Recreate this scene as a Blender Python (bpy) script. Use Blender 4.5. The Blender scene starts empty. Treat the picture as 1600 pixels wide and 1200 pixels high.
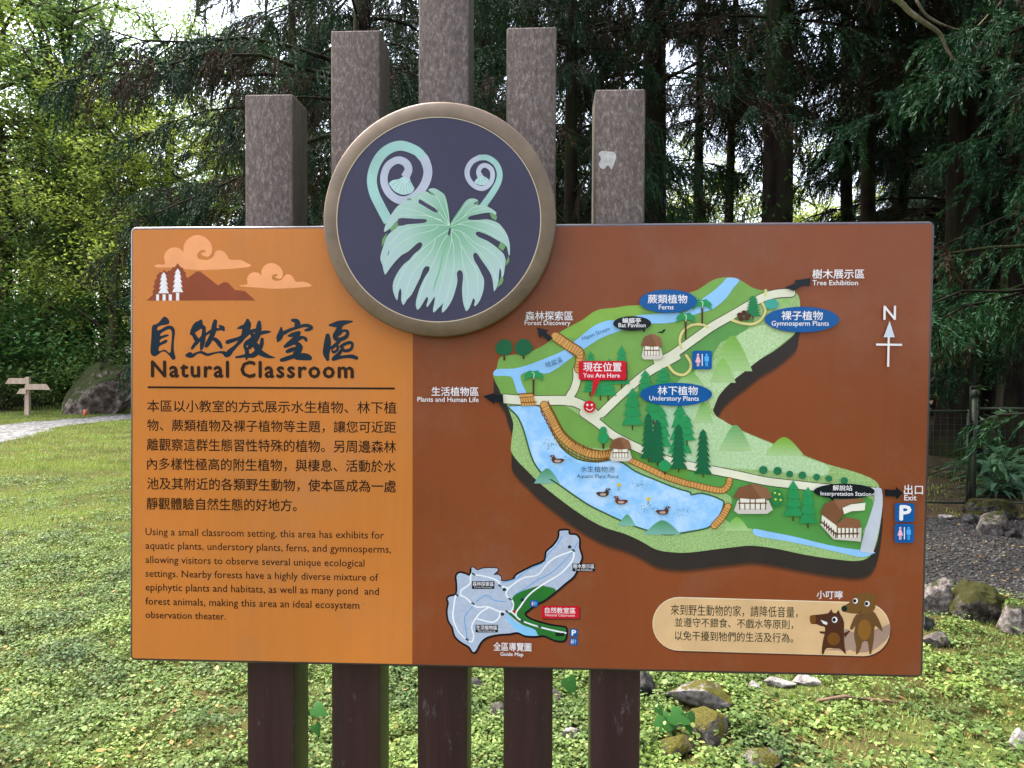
import bpy, bmesh, math, random
import numpy as np
from mathutils import Vector, Matrix, noise, geometry
rad = math.radians
scene = bpy.context.scene
COL = scene.collection

# ------------------------------------------------------------------ camera, sky, sun, exposure
F_PX = 1157.0                                   # focal length in photo pixels (1600 wide)
CAM = Vector((0.0547, -1.532, 1.553))
YAW, PITCH, ROLL = -0.04635, -0.02343, 0.00465
_fw = Vector((math.sin(YAW)*math.cos(PITCH), math.cos(YAW)*math.cos(PITCH), math.sin(PITCH)))
_rt = Vector((math.cos(YAW), -math.sin(YAW), 0))
_up = _rt.cross(_fw)
CR = _rt*math.cos(ROLL) + _up*math.sin(ROLL)
CU = _up*math.cos(ROLL) - _rt*math.sin(ROLL)
cd = bpy.data.cameras.new('camera'); cam = bpy.data.objects.new('camera', cd); COL.objects.link(cam)
cd.sensor_fit = 'HORIZONTAL'; cd.sensor_width = 36; cd.lens = 36*F_PX/1600
cd.clip_start = 0.05; cd.clip_end = 2000
cam.matrix_world = Matrix(((CR.x, CU.x, -_fw.x, CAM.x), (CR.y, CU.y, -_fw.y, CAM.y),
                           (CR.z, CU.z, -_fw.z, CAM.z), (0, 0, 0, 1)))
scene.camera = cam

SUN_EL, SUN_AZ = 62.0, -62.0                    # azimuth from +Y towards +X (degrees)
world = bpy.data.worlds.new('World'); scene.world = world; world.use_nodes = True
wn = world.node_tree.nodes; wl = world.node_tree.links
bg = wn['Background']; sky = wn.new('ShaderNodeTexSky'); sky.sky_type = 'NISHITA'; sky.sun_disc = False
sky.sun_elevation = rad(SUN_EL); sky.sun_rotation = rad(SUN_AZ)
sky.air_density = 1.0; sky.dust_density = 4.0; sky.ozone_density = 1.0
hs = wn.new('ShaderNodeHueSaturation'); hs.inputs['Saturation'].default_value = 0.6
wl.new(sky.outputs[0], hs.inputs['Color']); wl.new(hs.outputs[0], bg.inputs[0]); bg.inputs[1].default_value = 0.15
sd = bpy.data.lights.new('sun', 'SUN'); sun = bpy.data.objects.new('sun', sd); COL.objects.link(sun)
sd.energy = 1.15; sd.angle = rad(22); sd.color = (1.0, 0.96, 0.88)
_s = Vector((math.sin(rad(SUN_AZ))*math.cos(rad(SUN_EL)), math.cos(rad(SUN_AZ))*math.cos(rad(SUN_EL)), math.sin(rad(SUN_EL))))
sun.rotation_euler = _s.to_track_quat('Z', 'Y').to_euler(); sun.location = (0, 0, 30)
scene.view_settings.view_transform = 'Standard'; scene.view_settings.look = 'None'
scene.view_settings.gamma = 1; scene.view_settings.use_curve_mapping = False
scene.view_settings.exposure = 2.55
cy = scene.cycles
cy.max_bounces = 6; cy.diffuse_bounces = 3; cy.glossy_bounces = 2; cy.transmission_bounces = 4; cy.transparent_max_bounces = 4
cy.use_denoising = True; cy.sample_clamp_indirect = 6

# ------------------------------------------------------------------ helpers
def ray(px, py):
    return _fw + CR*((px-800)/F_PX) - CU*((py-600)/F_PX)
def on_y(px, py, y=0.0):                        # point of a vertical plane Y = y
    d = ray(px, py); t = (y-CAM.y)/d.y
    return CAM + d*t
def on_ground(px, py, z=0.0):
    d = ray(px, py); t = (z-CAM.z)/d.z
    return CAM + d*t
def at(px, dist, py=573):                       # plan position in that direction, dist metres in front
    d = ray(px, py); t = dist/d.y
    return Vector((CAM.x+d.x*t, CAM.y+dist, 0))

def tag(o, label=None, cat=None, group=None, kind=None):
    if label: o['label'] = label
    if cat: o['category'] = cat
    if group: o['group'] = group
    if kind: o['kind'] = kind
    return o
def empty(name, loc=(0, 0, 0), rz=0.0):
    o = bpy.data.objects.new(name, None); COL.objects.link(o)
    o.location = loc; o.rotation_euler = (0, 0, rz); o.empty_display_size = 0.1
    return o
def link(name, me, parent=None, loc=None):
    o = bpy.data.objects.new(name, me); COL.objects.link(o)
    if parent is not None: o.parent = parent
    if loc is not None: o.location = loc
    return o
def np_mesh(name, V, F, mats, mi=None, smooth=False):
    me = bpy.data.meshes.new(name); V = np.asarray(V, np.float32); F = np.asarray(F, np.int32)
    n, k = F.shape
    me.vertices.add(len(V)); me.vertices.foreach_set('co', V.ravel())
    me.loops.add(n*k); me.loops.foreach_set('vertex_index', F.ravel())
    me.polygons.add(n)
    me.polygons.foreach_set('loop_start', np.arange(0, n*k, k, dtype=np.int32))
    me.polygons.foreach_set('loop_total', np.full(n, k, np.int32))
    for m in mats: me.materials.append(m)
    if mi is not None: me.polygons.foreach_set('material_index', np.asarray(mi, np.int32))
    if smooth: me.polygons.foreach_set('use_smooth', np.ones(n, bool))
    me.update(); me.validate()
    return me
class MB:                                       # collects simple shapes into one mesh
    def __init__(s): s.v = []; s.f = []; s.m = []
    def add(s, vs, fs, m=0):
        b = len(s.v); s.v += [tuple(v) for v in vs]; s.f += [tuple(i+b for i in f) for f in fs]; s.m += [m]*len(fs)
    def box(s, x0, y0, z0, x1, y1, z1, m=0):
        s.add([(x0,y0,z0),(x1,y0,z0),(x1,y1,z0),(x0,y1,z0),(x0,y0,z1),(x1,y0,z1),(x1,y1,z1),(x0,y1,z1)],
              [(0,3,2,1),(4,5,6,7),(0,1,5,4),(1,2,6,5),(2,3,7,6),(3,0,4,7)], m)
    def tube(s, pts, rs, n=8, m=0, cap=True):
        pts = [Vector(p) for p in pts]; b = len(s.v); ref = None
        for i, p in enumerate(pts):
            t = (pts[min(i+1, len(pts)-1)]-pts[max(i-1, 0)]).normalized()
            if ref is None: ref = t.orthogonal().normalized()
            ref = (ref-t*ref.dot(t)).normalized(); q = t.cross(ref)
            for k in range(n):
                a = 2*math.pi*k/n; s.v.append(tuple(p+(ref*math.cos(a)+q*math.sin(a))*rs[i]))
        for i in range(len(pts)-1):
            for k in range(n):
                s.f.append((b+i*n+k, b+i*n+(k+1)%n, b+(i+1)*n+(k+1)%n, b+(i+1)*n+k)); s.m.append(m)
        if cap:
            s.f.append(tuple(b+k for k in range(n))[::-1]); s.m.append(m)
            s.f.append(tuple(b+(len(pts)-1)*n+k for k in range(n))); s.m.append(m)
    def mesh(s, name, mats, smooth=False):
        me = bpy.data.meshes.new(name); me.from_pydata(s.v, [], s.f)
        for m in mats: me.materials.append(m)
        me.polygons.foreach_set('material_index', s.m)
        if smooth: me.polygons.foreach_set('use_smooth', [True]*len(s.f))
        me.update(); return me
    def build(s, name, mats, parent=None, smooth=False, bevel=0, seg=2):
        me = s.mesh(name, mats if isinstance(mats, (list, tuple)) else [mats], smooth)
        if bevel:
            bm = bmesh.new(); bm.from_mesh(me)
            bmesh.ops.bevel(bm, geom=bm.edges[:], offset=bevel, segments=seg, affect='EDGES', profile=0.5)
            bm.to_mesh(me); bm.free()
            me.polygons.foreach_set('use_smooth', [True]*len(me.polygons)); 
        return link(name, me, parent)

# ------------------------------------------------------------------ materials
def lin(h):
    h = h.lstrip('#'); o = []
    for i in (0, 2, 4):
        c = int(h[i:i+2], 16)/255; o.append(c/12.92 if c <= .04045 else ((c+.055)/1.055)**2.4)
    return (o[0], o[1], o[2], 1)
def newmat(name):
    m = bpy.data.materials.new(name); m.use_nodes = True
    return m, m.node_tree.nodes, m.node_tree.links, m.node_tree.nodes['Principled BSDF']
def N(nodes, t, **kw):
    n = nodes.new(t)
    for k, v in kw.items(): setattr(n, k, v)
    return n
def ramp(nodes, stops, interp='LINEAR'):
    r = nodes.new('ShaderNodeValToRGB'); e = r.color_ramp.elements; r.color_ramp.interpolation = interp
    while len(e) < len(stops): e.new(0.5)
    for i, (p, c) in enumerate(stops): e[i].position = p; e[i].color = c if len(c) == 4 else (*c, 1)
    return r
def noisetex(nodes, links, scale, detail=4, rough=.55, coord='Object', vec=None, stretch=None):
    t = nodes.new('ShaderNodeTexNoise'); t.inputs['Scale'].default_value = scale
    t.inputs['Detail'].default_value = detail; t.inputs['Roughness'].default_value = rough
    tc = nodes.new('ShaderNodeTexCoord'); src = tc.outputs[coord]
    if stretch:
        mp = nodes.new('ShaderNodeMapping'); mp.inputs['Scale'].default_value = stretch
        links.new(src, mp.inputs[0]); src = mp.outputs[0]
    links.new(src, t.inputs['Vector'])
    return t
def mixc(nodes, links, fac, a, b, mode='MIX'):
    m = nodes.new('ShaderNodeMix'); m.data_type = 'RGBA'; m.blend_type = mode
    for s, v in ((m.inputs[0], fac), (m.inputs[6], a), (m.inputs[7], b)):
        if hasattr(v, 'is_output'): links.new(v, s)
        else: s.default_value = v
    return m.outputs[2]
def bump(nodes, links, bsdf, h, strength=.3, dist=.01):
    b = nodes.new('ShaderNodeBump'); b.inputs['Strength'].default_value = strength; b.inputs['Distance'].default_value = dist
    links.new(h, b.inputs['Height']); links.new(b.outputs[0], bsdf.inputs['Normal'])

_inks = {}
def ink(h, speck=None, amount=.5, scale=120):    # printed colour under the glossy film of the board
    key = (h, speck)
    if key in _inks: return _inks[key]
    m, n, l, b = newmat('print_'+h.lstrip('#'))
    b.inputs['Roughness'].default_value = .22; b.inputs['Specular IOR Level'].default_value = .2
    c = lin(h)
    if speck:
        t = noisetex(n, l, scale, 3, .7); r = ramp(n, [(.42, (0, 0, 0)), (.62, (1, 1, 1))]); l.new(t.outputs[0], r.inputs[0])
        t2 = noisetex(n, l, 9, 3); mm = n.new('ShaderNodeMath'); mm.operation = 'MULTIPLY'
        l.new(r.outputs[0], mm.inputs[0]); l.new(t2.outputs[0], mm.inputs[1])
        l.new(mixc(n, l, mm.outputs[0], c, lin(speck)), b.inputs['Base Color'])
    else:
        t = noisetex(n, l, 14, 4); r = ramp(n, [(.3, (.88, .88, .88)), (.7, (1.06, 1.06, 1.06))]); l.new(t.outputs[0], r.inputs[0])
        l.new(mixc(n, l, 1.0, c, r.outputs[0], 'MULTIPLY'), b.inputs['Base Color'])
    _inks[key] = m
    return m
def panel_mat():
    # one laminated print: orange field on the left, brown field on the right, faint fading and dirt
    m, n, l, b = newmat('laminated_board')
    tc = n.new('ShaderNodeTexCoord'); sp = n.new('ShaderNodeSeparateXYZ'); l.new(tc.outputs['Object'], sp.inputs[0])
    gt = n.new('ShaderNodeMath'); gt.operation = 'GREATER_THAN'; gt.inputs[1].default_value = on_y(644.5, 780).x
    l.new(sp.outputs[0], gt.inputs[0])
    c = mixc(n, l, gt.outputs[0], lin('#c77938'), lin('#864628'))
    t = noisetex(n, l, 2.2, 5, .5); r = ramp(n, [(.3, (.86, .87, .9)), (.7, (1.08, 1.05, 1.0))]); l.new(t.outputs[0], r.inputs[0])
    c = mixc(n, l, 1.0, c, r.outputs[0], 'MULTIPLY')
    # rain streaks and a film of dust
    ts = noisetex(n, l, 9, 6, .65, stretch=(5, 1, .3)); rs = ramp(n, [(.35, (.84, .85, .87)), (.6, (1, 1, 1)), (.75, (1.05, 1.05, 1.08))]); l.new(ts.outputs[0], rs.inputs[0])
    c = mixc(n, l, .28, c, rs.outputs[0], 'MULTIPLY')
    td = noisetex(n, l, 3.2, 7, .7); rd = ramp(n, [(.5, (0, 0, 0)), (.8, (.28, .28, .28))]); l.new(td.outputs[0], rd.inputs[0])
    c = mixc(n, l, rd.outputs[0], c, lin('#8d7a6c'))
    t2 = noisetex(n, l, 160, 2, .5); r2 = ramp(n, [(.70, (0, 0, 0)), (.76, (.5, .5, .5))]); l.new(t2.outputs[0], r2.inputs[0])
    c = mixc(n, l, r2.outputs[0], c, lin('#5b3a28'))
    # dark folded edge all round
    l.new(c, b.inputs['Base Color'])
    b.inputs['Roughness'].default_value = .22; b.inputs['Specular IOR Level'].default_value = .2
    return m
def simple(name, h, rough=.6, spec=.3, metal=0, nscale=20, lo=.75, hi=1.15, bmp=0.0, stretch=None):
    m, n, l, b = newmat(name)
    t = noisetex(n, l, nscale, 5, .6, stretch=stretch); r = ramp(n, [(.3, (lo,)*3), (.7, (hi,)*3)]); l.new(t.outputs[0], r.inputs[0])
    l.new(mixc(n, l, 1.0, lin(h), r.outputs[0], 'MULTIPLY'), b.inputs['Base Color'])
    b.inputs['Roughness'].default_value = rough; b.inputs['Specular IOR Level'].default_value = spec; b.inputs['Metallic'].default_value = metal
    if bmp: bump(n, l, b, t.outputs[0], bmp, .02)
    return m
def leafmat(name, cols, trans=.35, clump=.5, rough=.45, nscale=.55, tint=(1.15, 1.08, .65, 1)):
    # colour differs leaf by leaf and drifts from clump to clump
    m, n, l, b = newmat(name)
    g = n.new('ShaderNodeNewGeometry'); k = len(cols)
    r = ramp(n, [(i/max(k-1, 1), lin(c)) for i, c in enumerate(cols)]); l.new(g.outputs['Random Per Island'], r.inputs[0])
    t = n.new('ShaderNodeTexNoise'); t.inputs['Scale'].default_value = nscale; t.inputs['Detail'].default_value = 3
    l.new(g.outputs['Position'], t.inputs['Vector'])
    r2 = ramp(n, [(.32, (1-clump*.7, 1-clump*.6, 1-clump*.5)), (.68, (1+clump*.5, 1+clump*.45, 1))]); l.new(t.outputs[0], r2.inputs[0])
    c = mixc(n, l, 1.0, r.outputs[0], r2.outputs[0], 'MULTIPLY')
    l.new(c, b.inputs['Base Color']); b.inputs['Roughness'].default_value = rough; b.inputs['Specular IOR Level'].default_value = .12
    tr = n.new('ShaderNodeBsdfTranslucent'); ty = mixc(n, l, 1.0, c, tint, 'MULTIPLY'); l.new(ty, tr.inputs[0])
    mx = n.new('ShaderNodeMixShader'); mx.inputs[0].default_value = trans
    out = n['Material Output']; l.new(b.outputs[0], mx.inputs[1]); l.new(tr.outputs[0], mx.inputs[2]); l.new(mx.outputs[0], out.inputs[0])
    return m
def stone_mat(name, base, light, moss='#363a18', moss_amt=.5, scale=22):
    m, n, l, b = newmat(name)
    t = noisetex(n, l, scale, 8, .65); r = ramp(n, [(.32, lin('#2e2a28')), (.45, lin(base)), (.62, lin(light)), (.82, lin('#b5aea8'))]); l.new(t.outputs[0], r.inputs[0])
    t2 = noisetex(n, l, scale*.45, 6, .65); g = n.new('ShaderNodeNewGeometry'); s = n.new('ShaderNodeSeparateXYZ'); l.new(g.outputs['Normal'], s.inputs[0])
    a = n.new('ShaderNodeMath'); a.operation = 'MULTIPLY_ADD'; l.new(s.outputs[2], a.inputs[0]); a.inputs[1].default_value = .35; l.new(t2.outputs[0], a.inputs[2])
    rr = ramp(n, [(1.0-moss_amt*.7, (0, 0, 0)), (min(.99, 1.08-moss_amt*.7), (1, 1, 1))]); l.new(a.outputs[0], rr.inputs[0])
    tm = noisetex(n, l, scale*9, 4, .7); rm = ramp(n, [(.3, lin('#1a1f0d')), (.7, lin(moss))]); l.new(tm.outputs[0], rm.inputs[0])
    l.new(mixc(n, l, rr.outputs[0], r.outputs[0], rm.outputs[0]), b.inputs['Base Color'])
    b.inputs['Roughness'].default_value = .9; b.inputs['Specular IOR Level'].default_value = .15
    bump(n, l, b, t.outputs[0], .6, .03)
    return m
def bark_mat(name, a, c, moss=None):
    m, n, l, b = newmat(name)
    t = noisetex(n, l, 9, 6, .65, stretch=(1, 1, .18)); r = ramp(n, [(.35, lin(a)), (.65, lin(c))]); l.new(t.outputs[0], r.inputs[0]); col = r.outputs[0]
    if moss:
        t2 = noisetex(n, l, 1.6, 5, .6); r2 = ramp(n, [(.45, (0, 0, 0)), (.62, (.8, .8, .8))]); l.new(t2.outputs[0], r2.inputs[0])
        col = mixc(n, l, r2.outputs[0], col, lin(moss))
    l.new(col, b.inputs['Base Color']); b.inputs['Roughness'].default_value = .95; b.inputs['Specular IOR Level'].default_value = .1
    bump(n, l, b, t.outputs[0], .9, .04)
    return m
def post_mat():
    # brown painted post, its darker lower colour partly painted-in shade; the exposed upper length is weathered grey and speckled with lichen
    m, n, l, b = newmat('weathered_post')
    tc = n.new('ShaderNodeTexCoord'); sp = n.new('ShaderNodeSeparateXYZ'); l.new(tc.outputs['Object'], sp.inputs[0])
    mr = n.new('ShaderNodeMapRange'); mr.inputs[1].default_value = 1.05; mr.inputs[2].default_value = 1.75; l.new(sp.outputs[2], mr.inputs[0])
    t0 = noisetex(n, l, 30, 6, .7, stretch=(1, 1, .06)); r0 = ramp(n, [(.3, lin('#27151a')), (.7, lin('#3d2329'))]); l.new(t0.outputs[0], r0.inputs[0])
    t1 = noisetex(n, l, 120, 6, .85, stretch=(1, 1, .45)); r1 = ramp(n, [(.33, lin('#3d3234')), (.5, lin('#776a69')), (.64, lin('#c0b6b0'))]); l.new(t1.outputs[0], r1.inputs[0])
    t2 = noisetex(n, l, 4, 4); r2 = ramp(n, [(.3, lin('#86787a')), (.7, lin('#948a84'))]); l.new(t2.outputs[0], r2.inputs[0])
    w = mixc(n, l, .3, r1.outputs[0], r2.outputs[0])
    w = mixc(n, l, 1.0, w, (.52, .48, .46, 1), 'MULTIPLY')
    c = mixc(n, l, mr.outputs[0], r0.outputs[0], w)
    # pale scuffs and lichen flecks
    t3 = noisetex(n, l, 26, 5, .8, stretch=(1, 1, .35)); r3 = ramp(n, [(.60, (0, 0, 0)), (.70, (.55, .55, .55))]); l.new(t3.outputs[0], r3.inputs[0])
    c = mixc(n, l, r3.outputs[0], c, lin('#6f666a'))
    # olive algae on the sides that face along the board
    g = n.new('ShaderNodeNewGeometry'); s2 = n.new('ShaderNodeSeparateXYZ'); l.new(g.outputs['Normal'], s2.inputs[0])
    ab = n.new('ShaderNodeMath'); ab.operation = 'ABSOLUTE'; l.new(s2.outputs[0], ab.inputs[0])
    pw = n.new('ShaderNodeMath'); pw.operation = 'MULTIPLY'; l.new(ab.outputs[0], pw.inputs[0]); pw.inputs[1].default_value = .75
    ta = noisetex(n, l, 14, 5, .7, stretch=(1, 1, .25)); ra = ramp(n, [(.3, lin('#262616')), (.7, lin('#454129'))]); l.new(ta.outputs[0], ra.inputs[0])
    c = mixc(n, l, pw.outputs[0], c, ra.outputs[0])
    l.new(c, b.inputs['Base Color'])
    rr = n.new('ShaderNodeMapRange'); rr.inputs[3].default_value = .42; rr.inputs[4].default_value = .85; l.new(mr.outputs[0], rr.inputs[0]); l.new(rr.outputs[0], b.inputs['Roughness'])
    b.inputs['Specular IOR Level'].default_value = .3
    bump(n, l, b, t1.outputs[0], .25, .004)
    return m

# ------------------------------------------------------------------ the information sign
sign = empty('information_sign', (0, 0, 0))
tag(sign, 'orange and brown park map board with round fern medallion bolted to five wooden posts', 'sign')
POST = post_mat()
post_px = [  # front face edges near the top, near the bottom, top row
    (387, 462, 381.5, 455.7, 147), (521, 597, 513.9, 590, 47), (657, 736, 648.8, 726.3, -48),
    (793, 870, 784, 861.6, 42), (930, 1008, 922, 999.8, 139)]
PY0 = 0.034
for a0, a1, b0, b1, top in post_px:
    xs0 = (on_y(a0, 300, PY0).x+on_y(b0, 1130, PY0).x)/2; xs1 = (on_y(a1, 300, PY0).x+on_y(b1, 1130, PY0).x)/2
    zt = on_y((a0+a1)/2, top, PY0).z
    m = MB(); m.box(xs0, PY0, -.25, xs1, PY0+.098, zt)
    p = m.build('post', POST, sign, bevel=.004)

# the board: a folded sheet with rounded edges
c4 = [on_y(203, 354), on_y(1462, 345), on_y(1443, 1060), on_y(202, 1033)]
BOARD = panel_mat(); EDGE = simple('board_edge', '#43393d', .3, .6, .1, 40)
def rounded(d, R, y, k=5):                        # outline of the board pulled in by d, corners rounded
    o = []; n = 4
    for i in range(n):
        p = c4[i]; a = (c4[i-1]-p); b = (c4[(i+1) % n]-p); a.y = b.y = 0; a.normalize(); b.normalize()
        c = p+a*(R)+b*(R); r = R-d                 # corners are close to square
        a0 = math.atan2(-b.z, -b.x); a1 = math.atan2(-a.z, -a.x); da = (a1-a0+math.pi) % (2*math.pi)-math.pi
        for j in range(k): t = a0+da*j/(k-1); o.append((c.x+r*math.cos(t), y, c.z+r*math.sin(t)))
    return o
bm = bmesh.new(); EB = .0065
loops = [rounded(0, .012, .032)]+[rounded(EB*(1-math.cos(t)), .012, EB*(1-math.sin(t))) for t in np.linspace(0, math.pi/2, 5)]
rings = [[bm.verts.new(p) for p in l] for l in loops]
bm.faces.new(rings[0]); ff = bm.faces.new(rings[-1]); n_ = len(rings[0])
for a, b in zip(rings, rings[1:]):
    for i in range(n_): f = bm.faces.new((a[i], a[(i+1) % n_], b[(i+1) % n_], b[i])); f.smooth = True; f.material_index = 1
bmesh.ops.recalc_face_normals(bm, faces=bm.faces[:]); ff.smooth = False; ff.material_index = 0
me = bpy.data.meshes.new('panel'); bm.to_mesh(me); bm.free(); me.materials.append(BOARD); me.materials.append(EDGE)
panel = link('panel', me, sign)

# ---- flat printing: shapes given in photo pixels, mapped onto the board's own plane
class Print:
    def __init__(s, base=0.0, step=1.2e-5, start=1.5e-4):
        s.base = base; s.step = step; s.k = start; s.v = []; s.f = []; s.mats = []; s.m = []
    def mi(s, mat):
        if mat not in s.mats: s.mats.append(mat)
        return s.mats.index(mat)
    def lay(s): s.k += s.step; return s.base-s.k
    def raw(s, pts, tris, mat, y):
        b = len(s.v); s.v += [(p[0], y, p[1]) for p in pts]; i = s.mi(mat)
        for t in tris: s.f.append(tuple(b+j for j in t)); s.m.append(i)
    def P(s, p): q = on_y(p[0], p[1], s.base); return (q.x, q.z)
    def poly(s, pts, h, smooth=0, holes=(), speck=None, scale=120):
        mat = h if not isinstance(h, str) else ink(h, speck, scale=scale); y = s.lay()
        loops = [spline(l, smooth) if smooth else l for l in [pts, *holes]]
        loops = [[s.P(p) for p in l] for l in loops]
        tris = geometry.tessellate_polygon([[Vector((p[0], p[1], 0)) for p in l] for l in loops])
        s.raw([p for l in loops for p in l], tris, mat, y)
    def stroke(s, pts, h, w=None, sub=5, caps=True, closed=False):
        mat = h if not isinstance(h, str) else ink(h); y = s.lay()
        pts = [(p[0], p[1], p[2] if len(p) > 2 else w) for p in pts]
        c = spline(pts, sub, closed) if sub else list(pts)
        if closed: c = c+[c[0]]
        L = []; R = []
        for i, p in enumerate(c):
            a = c[max(i-1, 0)]; b = c[min(i+1, len(c)-1)]
            if closed and i in (0, len(c)-1): a = c[-2]; b = c[1]
            dx, dy = b[0]-a[0], b[1]-a[1]; d = math.hypot(dx, dy) or 1; r = max(p[2], .2)/2
            L.append((p[0]-dy/d*r, p[1]+dx/d*r)); R.append((p[0]+dy/d*r, p[1]-dx/d*r))
        b0 = len(s.v); i = s.mi(mat); e = 4e-7
        for k in range(len(c)):
            for q in (L[k], R[k]): x, z = s.P(q); s.v.append((x, y-k*e, z))
        for k in range(len(c)-1): s.f.append((b0+2*k, b0+2*k+1, b0+2*k+3, b0+2*k+2)); s.m.append(i)
        if caps and not closed:
            for p, q in ((c[0], c[1]), (c[-1], c[-2])):
                a0 = math.atan2(p[1]-q[1], p[0]-q[0]); r = max(p[2], .2)/2
                fan = [s.P((p[0]+r*math.cos(a0+t), p[1]+r*math.sin(a0+t))) for t in np.linspace(-math.pi/2, math.pi/2, 7)]
                s.raw(fan, [tuple(range(7))], mat, y-len(c)*e-2e-6)
    def ellipse(s, cx, cy_, rx, ry, h, n=40):
        s.poly([(cx+rx*math.cos(t), cy_+ry*math.sin(t)) for t in np.linspace(0, 2*math.pi, n, endpoint=False)], h)
    def rect(s, x0, y0, x1, y1, h, r=0):
        if r <= 0: return s.poly([(x0, y0), (x1, y0), (x1, y1), (x0, y1)], h)
        o = []
        for cx, cy_, a in ((x1-r, y0+r, -90), (x1-r, y1-r, 0), (x0+r, y1-r, 90), (x0+r, y0+r, 180)):
            o += [(cx+r*math.cos(rad(a+t)), cy_+r*math.sin(rad(a+t))) for t in (0, 30, 60, 90)]
        s.poly(o, h)
    def text(s, body, h, box=None, base=None, bold=0.0, space=1.0, rot=0.0, vs=1.0):
        cu = bpy.data.curves.new('lettering', 'FONT'); cu.body = body; cu.space_character = space
        cu.resolution_u = 2; cu.fill_mode = 'FRONT'
        ob = bpy.data.objects.new('lettering', cu); COL.objects.link(ob)
        dg = bpy.context.evaluated_depsgraph_get(); ev = ob.evaluated_get(dg); tm = ev.to_mesh()
        V = np.array([v.co[:2] for v in tm.vertices]); T = [tuple(p.vertices) for p in tm.polygons]
        ev.to_mesh_clear(); bpy.data.objects.remove(ob); bpy.data.curves.remove(cu)
        lo, hi = V.min(0), V.max(0)
        if box:
            x0, y0, x1, y1 = box; cx, cy_ = (x0+x1)/2, (y0+y1)/2
            a = Vector(s.P((x0, cy_))); b = Vector(s.P((x1, cy_))); c = Vector(s.P((cx, y0))); d = Vector(s.P((cx, y1)))
            sx = (b.x-a.x)/(hi[0]-lo[0]); sz = (c.y-d.y)/(hi[1]-lo[1]); o = Vector(s.P((cx, cy_)))
            W = (V-(lo+hi)/2)*np.array([sx, sz])
        else:
            x0, x1, yb = base; a = Vector(s.P((x0, yb))); b = Vector(s.P((x1, yb)))
            k = (b.x-a.x)/(hi[0]-lo[0]); o = a
            W = (V-np.array([lo[0], 0]))*np.array([k, k*vs])
        if rot:
            cr, sr = math.cos(rad(rot)), math.sin(rad(rot)); W = W@np.array([[cr, sr], [-sr, cr]])
        mat = ink(h); e = bold*(b.x-a.x)/(hi[0]-lo[0])
        for dx, dz in (((0, 0),) if bold <= 0 else ((-e, 0), (e, 0), (0, -e), (0, e))):
            s.raw([(o.x+w[0]+dx, o.y+w[1]+dz) for w in W], T, mat, s.lay())
    def build(s, name, parent):
        me = bpy.data.meshes.new(name); me.from_pydata(s.v, [], s.f)
        for m in s.mats: me.materials.append(m)
        me.polygons.foreach_set('material_index', s.m); me.update()
        bm = bmesh.new(); bm.from_mesh(me)
        for f in bm.faces:
            f.normal_update()
            if f.normal.y > 0: f.normal_flip()
        bm.to_mesh(me); bm.free()
        return link(name, me, parent)
def spline(pts, sub=4, closed=True):
    n = len(pts); o = []; A = [np.array(p, float) for p in pts]
    for i in range(n if closed else n-1):
        p0 = A[(i-1) % n] if closed or i > 0 else A[0]; p1 = A[i]; p2 = A[(i+1) % n]
        p3 = A[(i+2) % n] if closed or i+2 < n else A[-1]
        for k in range(sub):
            t = k/sub
            o.append(tuple(.5*((2*p1)+(p2-p0)*t+(2*p0-5*p1+4*p2-p3)*t*t+(3*p1-p0-3*p2+p3)*t**3)))
    if not closed: o.append(tuple(A[-1]))
    return o
def Z(ox, oy, s, pts):                           # measured on an enlarged detail of the board
    return [(ox+p[0]/s, oy+p[1]/s, *[w/s for w in p[2:3]]) for p in pts]
def z3(p): return Z(560, 210, 6.154, p)
def z3b(p): return Z(570, 285, 5.715, p)
def z4(p): return Z(740, 400, 5, p)
def z5(p): return Z(1000, 400, 4.4444, p)
def z6(p): return Z(740, 600, 4.4444, p)
def z7(p): return Z(1080, 640, 4.2105, p)
def z8(p): return Z(640, 800, 5, p)
def ze(p): return Z(220, 355, 5.714, p)
def zt(p): return Z(225, 485, 8.889, p)
def zn(p): return Z(1240, 900, 8, p)

DARK = '#2b1a14'; NAVY = '#0f2433'; WHITE = '#e9e2e6'; BLUE = '#0b5597'; BLACK = '#101720'; RED = '#c8142c'
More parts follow.
